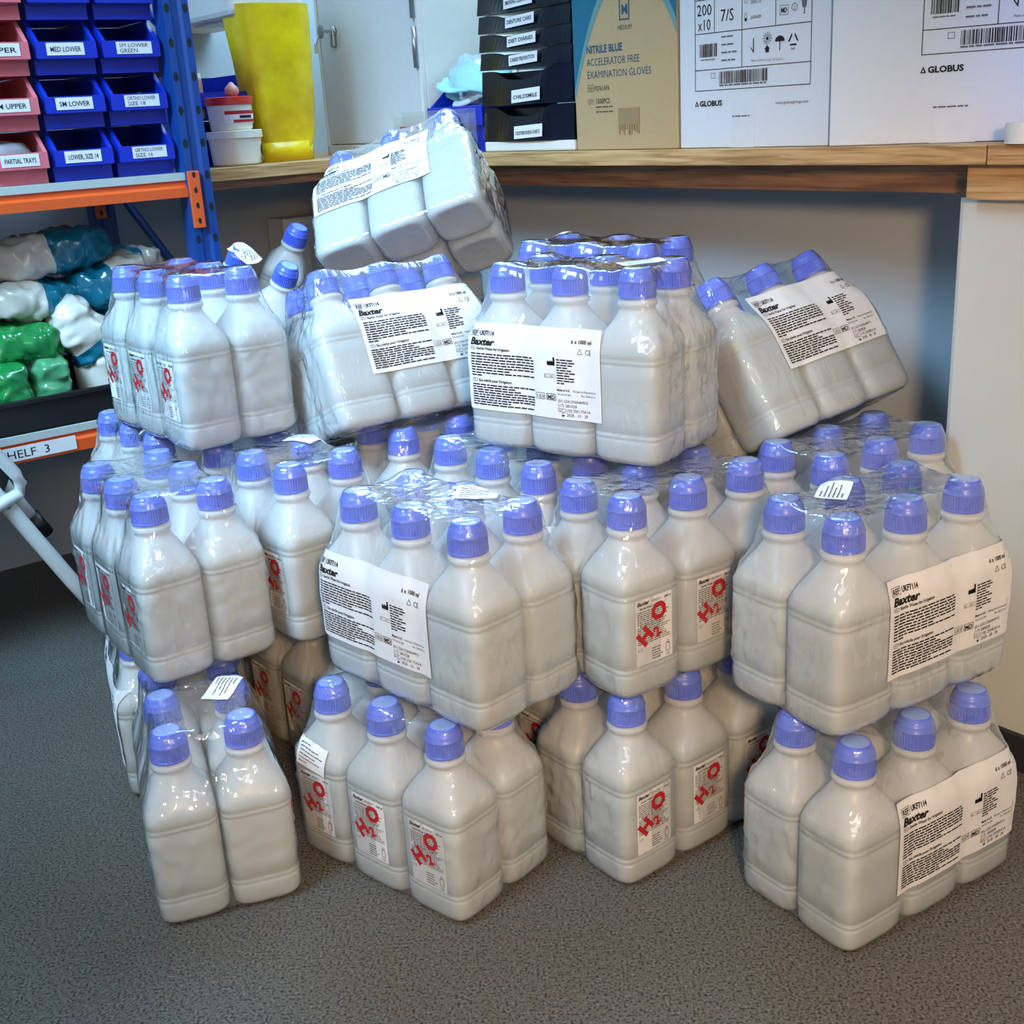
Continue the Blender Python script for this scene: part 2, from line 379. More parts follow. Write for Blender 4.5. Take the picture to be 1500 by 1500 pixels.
def loft(rings, mb, mi=0, cap0=True, cap1=True):
    v = [p for r in rings for p in r]; f = []
    for i in range(len(rings)-1):
        for k in range(NS): f.append((i*NS+k, i*NS+(k+1) % NS, (i+1)*NS+(k+1) % NS, (i+1)*NS+k))
    if cap0: f.append(tuple(range(NS))[::-1])
    if cap1: f.append(tuple((len(rings)-1)*NS+k for k in range(NS)))
    mb.add(v, f, mi)
def bottle_mesh():
    mb = MB(); loft([ring(*p) for p in PROF], mb)
    mb.m = [1 if max(mb.v[i][2] for i in f) < .1395 else 0 for f in mb.f]
    return mb.mesh('bottle', ['shell', 'shell_wet'], True)
def cap_mesh():
    n = 84; mb = MB()
    def rg(z, r, rib=0.0): return [((r-(rib if k % 2 else 0))*math.cos(2*math.pi*k/n), (r-(rib if k % 2 else 0))*math.sin(2*math.pi*k/n), z) for k in range(n)]
    R = [rg(.1900, .0200), rg(.1900, .0216), rg(.1925, .0218), rg(.1932, .0216, .0013), rg(.2078, .0212, .0013), rg(.2084, .0212), rg(.2100, .0213), rg(.2108, .0206), rg(.2150, .0196), rg(.2172, .0190), rg(.2182, .0176), rg(.2212, .0168), rg(.2232, .0160), rg(.2238, .0148), rg(.2230, .0140)]
    v = [p for r in R for p in r]; f = []
    for i in range(len(R)-1):
        for k in range(n): f.append((i*n+k, i*n+(k+1) % n, (i+1)*n+(k+1) % n, (i+1)*n+k))
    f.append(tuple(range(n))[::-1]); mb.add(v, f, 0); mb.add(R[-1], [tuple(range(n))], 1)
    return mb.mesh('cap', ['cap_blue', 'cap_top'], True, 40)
def water_mesh(up=None):
    mb = MB(); rs = [ring(z, a, b, n, 0.0016) for z, a, b, n in PROF if .002 < z < (.1455 if up is None else .176)]
    if up is None: rs = [r for r in rs if r[0][2] < .1395]+[ring(.1400, BX-.0018, BY-.0018, 4.5, .0016)]
    rs[0] = [(x, y, .0035) for x, y, z in rs[0]]
    loft(rs, mb)
    me = mb.mesh('water', ['water'], True, 50)
    if up is not None:
        bm = bmesh.new(); bm.from_mesh(me)
        r = bmesh.ops.bisect_plane(bm, geom=bm.verts[:]+bm.edges[:]+bm.faces[:], plane_co=Vector((0, 0, .136)), plane_no=up, clear_outer=True)
        ed = [e for e in r['geom_cut'] if isinstance(e, bmesh.types.BMEdge)]
        bmesh.ops.edgeloop_fill(bm, edges=ed); bm.to_mesh(me); bm.free()
    return me
def bottle_label_mesh():
    """paper label printed with small type, a product name and a red H2O"""
    rnd = random.Random(4); mb = MB(); X0, X1, Z0, Z1 = -.0265, .0265, .040, .118; yb = -BY-.0004
    def Y(x):  # face is nearly flat in the middle, rounding at the corners
        t = min(1, abs(x)/BX); return -BY*(1-t**5.5)**(1/5.5)-.0005
    n = 12
    v = []; f = []
    for i in range(n+1):
        x = X0+(X1-X0)*i/n; v += [(x, Y(x), Z0), (x, Y(x), Z1)]
    for i in range(n): f.append((2*i, 2*i+2, 2*i+3, 2*i+1))
    mb.add(v, f, 0); m2 = MB(); e = .0022
    put_text(m2, 'Baxter', X0+e, Z1-.0068, .0062, 0, bold=.00025, shear=.25); put_text(m2, 'REF UKF7114', X0+.0225, Z1-.0062, .0036, 0, fit=.014); put_text(m2, '1000 ml', X1-.0115, Z1-.0062, .0036, 0, bold=.0001, fit=.010)
    put_text(m2, 'Sterile Water for Irrigation', X0+.006, Z1-.0118, .0036, 0, bold=.0001, fit=.036)
    z = Z1-.0150
    for k in range(17):
        if k == 7: put_text(m2, "Eau stérile pour l'irrigation", X0+.006, z-.0005, .0036, 0, bold=.0001, fit=.036)
        else: fine_print(m2, X0+e, X1-e, z, .0013, 0, rnd, last=rnd.uniform(.75, 1))
        z -= .00235
    for k in range(5): fine_print(m2, -.004, .012, Z0+.016-k*.0031, .0013, 0, rnd, last=rnd.uniform(.7, 1))
    frame_rect(m2, -.0240, -.0185, Z0+.0175, Z0+.0202, .0004, 0)
    # small bottle pictogram and CE mark
    frame_rect(m2, .0165, .0225, Z0+.007, Z0+.0165, .0006, 0); frame_rect(m2, .0180, .0210, Z0+.0165, Z0+.0195, .0005, 0); put_text(m2, 'CE', .0160, Z0+.0018, .0050, 0)
    put_text(m2, 'H', -.0150, Z0+.0215, .0255, 1, y=-.00012, bold=.0015, rot=.72); put_text(m2, 'O', .0005, Z0+.0460, .0270, 1, y=-.00012, bold=.0015, rot=.72*.6); put_text(m2, '2', .0025, Z0+.0280, .0170, 1, y=-.00012, bold=.0008, rot=.45)
    mb.add([(x, Y(x)-.00018+y, zz) for x, y, zz in m2.v], [], 0)
    o = len(mb.v)-len(m2.v); mb.f += [tuple(i+o for i in q) for q in m2.f]; mb.m += [k+1 for k in m2.m]
    return mb.mesh('bottle_label', ['label_paper', 'ink', 'ink_red'])
ME_B, ME_C, ME_W, ME_L = bottle_mesh(), cap_mesh(), water_mesh(), bottle_label_mesh()
S3, S2 = 0.0920, 0.0823
SPOTS = [((i-1)*S3, (j-.5)*S2, j) for j in (0, 1) for i in (0, 1, 2)]

# ------------------------------------------------------------------ shrink film round six bottles
def film_mesh(seed):
    rnd = random.Random(seed); off = Vector((rnd.random()*50, rnd.random()*50, rnd.random()*50))
    V, F = [], []
    mb = MB(); loft([ring(*p) for p in PROF], mb)
    capp = [(.0216, .190), (.0218, .209), (.0196, .215), (.0168, .2212), (.0150, .2240)]
    for x, y, j in SPOTS:
        o = len(V); V += [Vector((p[0]+x, p[1]+y, p[2])) for p in mb.v]; F += [tuple(i+o for i in q) for q in mb.f]
        cm = MB().lathe(capp, 20, c=(x, y, 0)); o = len(V); V += [Vector(p) for p in cm.v]; F += [tuple(i+o for i in q) for q in cm.f]
    bvh = BVHTree.FromPolygons(V, F)
    bm = bmesh.new()
    for p in V: bm.verts.new(p)
    r = bmesh.ops.convex_hull(bm, input=bm.verts[:]); bm.verts.index_update()
    hv = [q.co.copy() for q in bm.verts]; hf = [[l.index for l in f.verts] for f in bm.faces]; bm.free()
    hull = BVHTree.FromPolygons(hv, hf)
    # box grid wrapped on the hull
    ex, ey, z0, z1 = .150, .095, -.02, .245; st = .0048
    nx, ny, nz = int(2*ex/st), int(2*ey/st), int((z1-z0)/st)
    idx = {}; P = []; faces = []
    def vid(a, b, c):
        if (a, b, c) not in idx:
            idx[(a, b, c)] = len(P); P.append(Vector((-ex+2*ex*a/nx, -ey+2*ey*b/ny, z0+(z1-z0)*c/nz)))
        return idx[(a, b, c)]
    for c in (0, nz):
        for a in range(nx):
            for b in range(ny):
                q = (vid(a, b, c), vid(a+1, b, c), vid(a+1, b+1, c), vid(a, b+1, c)); faces.append(q if c else q[::-1])
    for b in (0, ny):
        for a in range(nx):
            for c in range(nz):
                q = (vid(a, b, c), vid(a+1, b, c), vid(a+1, b, c+1), vid(a, b, c+1)); faces.append(q[::-1] if b else q)
    for a in (0, nx):
        for b in range(ny):
            for c in range(nz):
                q = (vid(a, b, c), vid(a, b+1, c), vid(a, b+1, c+1), vid(a, b, c+1)); faces.append(q if a else q[::-1])
    ctr = Vector((0, 0, .105)); out = []
    for p in P:
        inner = Vector((p.x*.62, p.y*.45, ctr.z+(p.z-ctr.z)*.55)); d = (inner-p).normalized()
        h, n, i, t = hull.ray_cast(p-d*.02, d)
        if h is None: h = hull.find_nearest(p)[0]; 
        q, n2, i2, dist = bvh.find_nearest(h)
        end = max(0, (abs(h.x)-.10)/.037)
        pull = min(dist*.42, .013) if h.z > .12 else min(dist*.45, .008)
        out.append(h+(q-h).normalized()*pull if dist > 1e-6 else h.copy())
    nb = [set() for _ in P]
    for f in faces:
        for k in range(4): nb[f[k]].add(f[(k+1) % 4]); nb[f[(k+1) % 4]].add(f[k])
    for it in range(4):
        out = [p*.4+sum((out[k] for k in nb[i]), Vector())*(.6/len(nb[i])) for i, p in enumerate(out)]
    fin = []
    for p in out:
        side = 1 if p.z > .012 else 0
        endw = max(0.0, min(1.0, (abs(p.x)-.100)/.03)); a0 = noise.noise(Vector((p.x*130, p.y*40, p.z*10))+off)*.0016*(1 if abs(p.y) > .07 else 0)
        q = Vector((p.x*22, p.y*22, p.z*9))+off
        a = a0+noise.noise(q)*.0010+noise.noise(Vector((p.x*75, p.y*75, p.z*28))+off)*.0007
        a += endw*(noise.noise(Vector((p.x*60, p.y*85, p.z*60))+off)*.0030+abs(noise.noise(Vector((p.y*100+p.z*70, p.z*50-p.y*40, p.x*60))+off))*.0042)
        h, n, i, dist = bvh.find_nearest(p)
        nn = (p-ctr); 
        dirn = n.normalized() if dist < .004 else nn.normalized()
        p = p+dirn*a*side
        h, n, i, dist = bvh.find_nearest(p)
        if (p-h).dot(n) < .0006: p = h+n*.0006
        p.z = max(p.z, -.0004); p.z = min(p.z, .2249)
        fin.append(p)
    mb = MB().add(fin, faces); me = mb.mesh('film', ['film'], True)
    return me, BVHTree.FromPolygons(fin, faces)
FILMS = [film_mesh(s) for s in (1, 2)]

def pack_label_print(exp, lot, code):
    """flat artwork of the big carton label, 0.195 x 0.108"""
    rnd = random.Random(9); mb = MB(); W, Hh = .195, .108
    frame_rect(mb, .005, .0185, Hh-.0165, Hh-.0075, .0005, 0); put_text(mb, 'REF', .0065, Hh-.0150, .0080, 0, bold=.0002, fit=.0105); put_text(mb, 'UKF7114', .0205, Hh-.0148, .0080, 0, bold=.0003, fit=.022)
    put_text(mb, 'Baxter', .0050, Hh-.0265, .0118, 0, bold=.00055, shear=.28, fit=.039)
    def ellipse(cx, cz, a, b): 
        n = 16
        for k in range(n):
            t0, t1 = 2*math.pi*k/n, 2*math.pi*(k+1)/n
            mb.quad((cx+a*math.cos(t0), 0, cz+b*math.sin(t0)), (cx+a*math.cos(t1), 0, cz+b*math.sin(t1)), (cx+.85*a*math.cos(t1), 0, cz+.82*b*math.sin(t1)), (cx+.85*a*math.cos(t0), 0, cz+.82*b*math.sin(t0)), 0)
    ellipse(.0095, Hh-.0308, .0042, .0024); put_text(mb, 'EN', .0075, Hh-.0317, .0028, 0)
    put_text(mb, 'Sterile Water for Irrigation', .0155, Hh-.0325, .0052, 0, bold=.00012, fit=.050)
    z = Hh-.0385
    for k in range(9): fine_print(mb, .006, .101, z, .0024, 0, rnd, last=[1, 1, 1, 1, 1, 1, .62, 1, .2][k]); z -= .00335
    ellipse(.0105, z-.0020, .0042, .0026); put_text(mb, 'FR', .0085, z-.0030, .0030, 0)
    put_text(mb, "Eau stérile pour l'irrigation", .0165, z-.0035, .0052, 0, bold=.00012, fit=.050); z -= .0085
    for k in range(9): fine_print(mb, .006, .103, z, .0024, 0, rnd, last=[1, .7, .75, 1, 1, 1, 1, .6, .95][k]); z -= .0031
    put_text(mb, '6 x 1000 ml', .1545, Hh-.0170, .0064, 0, bold=.00018, fit=.0270)
    tri = [(.1630, Hh-.0290), (.1700, Hh-.0290), (.1665, Hh-.0220)]
    for k in range(3):
        a, b = tri[k], tri[(k+1) % 3]; c = (sum(t[0] for t in tri)/3, sum(t[1] for t in tri)/3)
        a2 = (a[0]*.75+c[0]*.25, a[1]*.75+c[1]*.25); b2 = (b[0]*.75+c[0]*.25, b[1]*.75+c[1]*.25)
        mb.quad((a[0], 0, a[1]), (b[0], 0, b[1]), (b2[0], 0, b2[1]), (a2[0], 0, a2[1]), 0)
    put_text(mb, 'CE', .1735, Hh-.0290, .0085, 0, fit=.0085)
    # factory mark and address
    x, zz = .1210, Hh-.0440
    mb.prism([(x, zz), (x+.0110, zz), (x+.0110, zz+.0100), (x+.0085, zz+.0100), (x+.0085, zz+.0045), (x+.0062, zz+.0062), (x+.0060, zz+.0042), (x+.0038, zz+.0060), (x+.0036, zz+.0040), (x+.0014, zz+.0056), (x, zz+.0040)], 'y', 0, .00001, 0)
    z = Hh-.0375
    for k in range(10): fine_print(mb, .1345, .1600, z, .0022, 0, rnd, last=[.95, 1, .85, .6, .8, 1, .7, 1, .95, .5][k]); z -= .0031
    frame_rect(mb, .1165, .1325, Hh-.0590, Hh-.0545, .0004, 0)
    put_text(mb, 'EC', .1172, Hh-.0580, .0030, 0); put_text(mb, 'REP', .1245, Hh-.0580, .0030, 0)
    put_text(mb, 'Made in U.K.', .1345, Hh-.0740, .0040, 0, bold=.0001, fit=.018); put_text(mb, 'Fabriqué au Royaume-Uni', .1560, Hh-.0740, .0036, 0, fit=.031)
    put_text(mb, 'TH-25-02-365', .1345, Hh-.0790, .0036, 0, fit=.019); put_text(mb, 'Rev. 2024-10-11', .1670, Hh-.0790, .0036, 0, fit=.020)
    frame_rect(mb, .1030, .1160, Hh-.0860, Hh-.0780, .0005, 0); put_text(mb, 'UDI', .1045, Hh-.0845, .0062, 0, fit=.010)
    frame_rect(mb, .1185, .1325, Hh-.0860, Hh-.0780, .0007, 0); put_text(mb, 'MD', .1200, Hh-.0847, .0070, 0, bold=.0002, fit=.011)
    for k, (s, w) in enumerate((('(01) 55413760044915', .041), ('(17) '+exp, .026), ('(10) '+lot, .032), (code, .028))):
        put_text(mb, s, .1350+(.012 if k >= 2 else 0), .0205-k*.0055, .0052, 0, fit=w)
    frame_rect(mb, .1350, .1455, .0090, .0132, .0004, 0); put_text(mb, 'LOT', .1358, .0098, .0034, 0)
    mb.quad((.1400, 0, .0035), (.1435, 0, .0035), (.1435, 0, .0055), (.1400, 0, .0055), 0); frame_rect(mb, .1400, .1435, .0050, .0080, .0004, 0)
    return mb
ART = {'a': pack_label_print('281028', '25K17SA1A', '2028 - 10 - 28'), 'b': pack_label_print('280828', '25I08SA1A', '2028 - 08 - 28')}
_pl = {}
def pack_label_mesh(fi, x0, z0, art, back=False):
    key = (fi, x0, z0, art)
    if key in _pl: return _pl[key]
    bvh = FILMS[fi][1]; W, Hh = .195, .108; mb = MB(); nx, nz = 44, 14
    cache = {}
    def yy(x, z):
        k = (round(x, 5), round(z, 5))
        if k not in cache:
            h = bvh.ray_cast(Vector((max(-.134, min(.134, x)), -.2, z)), Vector((0, 1, 0)))[0]
            cache[k] = h.y if h else -.05
        return cache[k]
    G = [[yy(x0+W*i/nx, z0+Hh*j/nz) for j in range(nz+1)] for i in range(nx+1)]
    for it in range(2):
        G = [[(G[i][j]*2+G[max(0, i-1)][j]+G[min(nx, i+1)][j]+G[i][max(0, j-1)]+G[i][min(nz, j+1)])/6 for j in range(nz+1)] for i in range(nx+1)]
    def gy(x, z):
        a = max(0, min(nx-1e-6, (x-x0)/W*nx)); b = max(0, min(nz-1e-6, (z-z0)/Hh*nz)); i, j = int(a), int(b); a -= i; b -= j
        return (G[i][j]*(1-a)+G[i+1][j]*a)*(1-b)+(G[i][j+1]*(1-a)+G[i+1][j+1]*a)*b
    v = []; f = []
    for i in range(nx+1):
        for j in range(nz+1):
            x, z = x0+W*i/nx, z0+Hh*j/nz
            v.append((x, G[i][j]-.0012, z))
    for i in range(nx):
        for j in range(nz): f.append((i*(nz+1)+j, (i+1)*(nz+1)+j, (i+1)*(nz+1)+j+1, i*(nz+1)+j+1))
    mb.add(v, f, 0)
    A = ART[art]; mb.add([(p[0]+x0, gy(p[0]+x0, p[2]+z0)-.0017, p[2]+z0) for p in A.v], A.f, 1)
    me = mb.mesh('carton_label', ['label_paper', 'ink'])
    me.polygons.foreach_set('use_smooth', [True]*len(me.polygons)); _pl[key] = me
    return me
def sticker_mesh(fi, cx, cy, rot, side=None):
    """small white paper slip stuck on top of the film (or on the long side)"""
    rnd = random.Random(int(cx*1000)+7); bvh = FILMS[fi][1]; mb = MB(); W, Hh = .050, .034; n = 6; m = 5
    c, s = math.cos(rot), math.sin(rot)
    def top(a, b):
        x, y = cx+a*c-b*s, cy+a*s+b*c
        if side is None:
            h = bvh.ray_cast(Vector((x, y, .4)), Vector((0, 0, -1)))[0]; return Vector((x, y, h.z if h else .2))
        h = bvh.ray_cast(Vector((x, -.3, y)), Vector((0, 1, 0)))[0]; return Vector((x, h.y if h else -.08, y))
    o = Vector((0, 0, .0016)) if side is None else Vector((0, -.0014, 0)); o2 = o*1.35
    v = [top(W*(i/n-.5), Hh*(j/m-.5))+o for i in range(n+1) for j in range(m+1)]
    if side is None: v = [Vector((p.x, p.y, max(p.z, .214))) for p in v]
    mb.add(v, [(i*(m+1)+j, (i+1)*(m+1)+j, (i+1)*(m+1)+j+1, i*(m+1)+j+1) for i in range(n) for j in range(m)], 0)
    t = MB()
    for k in range(6): fine_print(t, -.020, .020, .011-k*.0045, .0019, 0, rnd, last=[.4, .8, 1, .7, .9, .35][k])
    def lift(p):
        q = top(p[0], p[2])
        if side is None: q.z = max(q.z, .214)
        return q+o2
    mb.add([lift(p) for p in t.v], t.f, 1)
    return mb.mesh('batch_sticker', ['sticker_paper', 'ink_grey'])

PK = [0]
def pack(label, mat, art=None, lx=-.130, lz=.048, sticker=None, tilted=False, group='shrink-wrapped six-bottle water packs', side_sticker=None, spots=SPOTS):
    k = PK[0]; PK[0] += 1; fi = k % 2
    t = link('water_bottle_pack', None); t.matrix_world = mat; tag(t, label, 'bottle pack', group)
    up = (mat.to_3x3().inverted() @ Vector((0, 0, 1))).normalized()
    rnd = random.Random(100+k)
    wm = ME_W
    wm2 = None
    if tilted:
        wm = water_mesh(up); wm2 = water_mesh(Vector((-up.x, -up.y, up.z)))
    for x, y, j in spots:
        b = link('bottle', ME_B, t); b.location = (x, y, 0); b.rotation_euler.z = math.pi*(1 if art else j)+rnd.uniform(-.012, .012)
        link('cap', ME_C, b).rotation_euler.z = rnd.uniform(0, 6)
        link('water', wm if (j == 0 or wm2 is None) else wm2, b); link('bottle_label', ME_L, b)
    if len(spots) == 6: link('film', FILMS[fi][0], t)
    if art: link('carton_label', pack_label_mesh(fi, lx, lz, art), t)
    if sticker: link('batch_sticker', sticker_mesh(fi, *sticker), t)
    if side_sticker: link('batch_sticker', sticker_mesh(fi, *side_sticker, side=1), t)
    return t
LV = [0.001, 0.2268, 0.4526]
def at(x, y, deg, lv): return Matrix.Translation((x, y, LV[lv])) @ Matrix.Rotation(math.radians(deg), 4, 'Z')
def atr(u, w, rel, lv):
    p = rw(u, w, 0); return at(p.x, p.y, 37+rel, lv)
def full(loc, rows):
    m = Matrix(rows).to_4x4(); m.translation = loc; return m

# floor level
pack('pack on the floor at far left front, crinkled end with two bottles towards us', at(-.3885, 1.268, -71.1, 0), sticker=(.015, .030, -.5))
pack('pack on the floor half hidden behind the far left front pack, label seen edge-on', at(-.508, 1.547, -69, 0), art='a', lx=-.066)
pack('floor pack left of centre, three red-marked bottle labels and a paper slip', at(-.131, 1.234, -41.3, 0), side_sticker=(-.094, .140, -.12))
pack('centre floor pack with its corner towards us and red-marked labels on the right', at(.1645, 1.2786, 37.2, 0))
pack('floor pack at far right front with a big crumpled carton label', at(.3912, 1.1393, 32.0, 0), art='b', lx=-.066)
pack('shadowed floor pack seen in the gap between the left and centre stacks', atr(.715, 1.37, -88, 0))
HID = 'dim water pack buried at the back of the pile beneath other packs'
HG = 'packs buried in the back of the pile'
for u, w in ((.90, 1.16), (.90, 1.45), (1.07, 1.16), (1.07, 1.45), (.745, 1.67)): pack(HID, atr(u, w, -90, 0), group=HG)
for u, w in ((1.21, .85),): pack(HID, atr(u, w, 0, 0), group=HG)
pack(HID, atr(1.12, 1.745, -90, 0), group=HG); pack(HID, atr(1.24, 1.30, -90, 0), group=HG)
# middle level
pack('leftmost middle-level pack, three bottle labels on its left side', at(-.4464, 1.4227, -54.6, 1))
pack('middle-level pack behind the leftmost one, paper slip on top, under the tall left pack', at(-.3037, 1.5147, -49.4, 1), sticker=(.0, .040, .3))
pack('middle-level pack left of centre with carton label and paper slip on top', at(-.0827, 1.2553, -45.8, 1), art='a', lx=-.132, sticker=(.030, .034, .6))
pack('centre middle-level pack, corner towards us, red-marked labels on the right face', at(.1765, 1.3001, 35.1, 1))
pack('right middle-level pack with a wide carton label and paper slip on top', at(.3873, 1.1878, 31.5, 1), art='b', lx=-.066, sticker=(-.035, .026, .6))
pack('middle-level pack at the right back by the wall under the leaning right pack', at(.428, 1.4068, 34.9, 1))
pack('middle-level pack behind the centre, caps showing under the upright labelled pack', atr(.885, 1.155, -90, 1), art='a', lx=-.04)
pack('middle-level pack at the left back under the tall left pack, slip on top', atr(.625, 1.69, -90, 1), sticker=(.075, -.03, .4))
pack('middle-level pack whose caps show below the leaning pack left of centre', atr(.92, 1.378, 0, 1))
for u, w, r in ((1.055, 1.157, -90), (1.06, 1.60, -90), (.795, 1.70, -90), (1.12, 1.885, -90), (1.225, 1.31, -90)): pack(HID, atr(u, w, r, 1), group=HG)
# top level
pack('tall left pack on the top level, film-crinkled end, bottle labels on the left', at(-.4312, 1.6412, -52.0, 2))
pack('upright top-level pack in the centre with a flat carton label', at(.1097, 1.4361, -37.7, 2), art='a', lx=-.130, sticker=(.066, .010, .9))
pack('upright pack at the back of the top level, dark caps against the wall', at(.150, 1.668, -41, 2), sticker=(-.118, .036, .3))
pack('leaning top-level pack left of centre with a tilted carton label', full((-.1398, 1.6395, .4353), ((.8303, -.5139, -.2157), (.5573, .7636, .326), (-.0028, -.3909, .9204))), art='a', lx=-.075, lz=.066, tilted=True)
pack('leaning top-level pack at the right by the grey wall with a creased label', full((.4061, 1.5244, .4230), ((.8024, -.4717, -.3656), (.592, .7071, .3867), (.0761, -.5267, .8466))), art='b', lx=-.072, lz=.075, tilted=True)
pack('topmost pack lying back on the pile, bottle bases towards us, label near its caps', full((-.1221, 1.8421, .6450), ((.9427, .3237, -.081), (-.1593, .6497, .7433), (.2932, -.6878, .6641))), art='a', lx=-.128, lz=.075, tilted=True)
pack('tilted pack at the left back beside the rack post, pale cap tops showing', full((-.4938, 2.196, .470), ((-.0235, -.8968, .4419), (.9635, -.1382, -.2293), (.2667, .4204, .8673))), tilted=True, sticker=(-.10, .035, .9), spots=[SPOTS[0], SPOTS[2], SPOTS[3]])
pack(HID, atr(1.14, 1.79, -90, 2), group=HG)

# ------------------------------------------------------------------ storage rack, bins and bags on the left
def rack():
    t = thing('storage_rack', 'blue and orange boltless storage rack at the left with grey shelves', 'rack', rw(0, 0, 0), YA)
    def post(u, w, flip=1):
        mb = MB(); x0, x1 = u-.022, u+.022
        mb.prism([(x0, w), (x0+.012, w), (x0+.017, w+.004), (x1-.017, w+.004), (x1-.012, w), (x1, w), (x1, w+.04), (x0, w+.04)], 'z', 0, 1.95)
        p = mb.build('post', 'rack_blue', t)
        if w < 2.2 and u > 0:
            h = MB()
            for k in range(37):
                z = .05+k*.052
                for xc in (x0+.0065, x1-.0065):
                    n = 10; h.prism([(xc+.0042*math.cos(a*2*math.pi/n), z+.0075*math.sin(a*2*math.pi/n)) for a in range(n)], 'y', w-.0004, w+.002)
            h.build('slot_row', 'hole', p)['kind'] = 'stuff'
        return p
    for u in (-.35, .853):
        for w in (1.95, 2.43): post(u, w)
    for z0, z1, nm in ((.745, .772, 'top'), (.357, .388, 'low')):
        for w in (1.952, 2.425):
            mb = MB(); mb.prism([(w, z0), (w+.03, z0), (w+.03, z1), (w+.006, z1), (w+.006, z1-.008), (w, z1-.012)], 'x', -.328, .836); mb.build('beam', 'rack_orange', t)
            for u in (-.33, .838):
                pl = MB().box(u-.006, u+.014, w-.008, w+.002, z0-.052, z1+.014, bev=.001).build('beam_connector', 'rack_orange', t)
                h = MB()
                for k in range(4):
                    zz = z0-.040+k*.025; h.prism([(u+.004+.003*math.cos(a*math.pi/4), zz+.005*math.sin(a*math.pi/4)) for a in range(8)], 'y', w-.0085, w-.007)
                h.build('connector_slots', 'hole', pl)['kind'] = 'stuff'
        MB().box(-.33, .836, 1.955, 2.455, z1, z1+.012).build('shelf_panel', 'shelf_board', t)
    for z in (.15, .55, 1.0, 1.4):  # side braces between the front and rear post
        MB().tube([(.853, 1.99, z), (.853, 2.43, z+.25)], .008, 8).build('brace', 'rack_blue', t)
rack()
def shelf_sign():
    o = tag(link('shelf_sign', None), 'paper strip reading SHELF 3 on the lower orange beam', 'sign'); o.location = rw(.447, 1.9505, .3615); o.rotation_euler.z = PHI
    mb = MB().box(0, .128, -.0006, 0, 0, .023, 0); put_text(mb, 'SHELF  3', .006, .0045, .019, 1, y=-.0009, fit=.078); mb.build('paper_strip', ['label_paper', 'ink'], o)
shelf_sign()
def bin_body(name, mat, t, W=.094, D=.17, Hh=.079):
    mb = MB(); th = .0025
    prof = [(.016, 0), (D, 0), (D, Hh), (.040, Hh), (.0, .047), (.0, .026), (.016, .022)]
    for x in (0, W-th): mb.prism(prof, 'x', x, x+th)
    mb.box(th, W-th, .016, D, 0, th); mb.box(th, W-th, D-th, D, th, Hh)
    mb.box(th, W-th, .016, .0185, th, .024); mb.box(0, W, -.001, .003, .023, .0475); mb.box(th, W-th, .003, .0185, .0215, .024)
    # rim along the sloping sides
    for x in (0, W-.006):
        mb.prism([(-.001, .047), (.003, .047), (.043, Hh), (.038, Hh+.001)], 'x', x, x+.006)
    return mb.build('bin_body', mat, t)
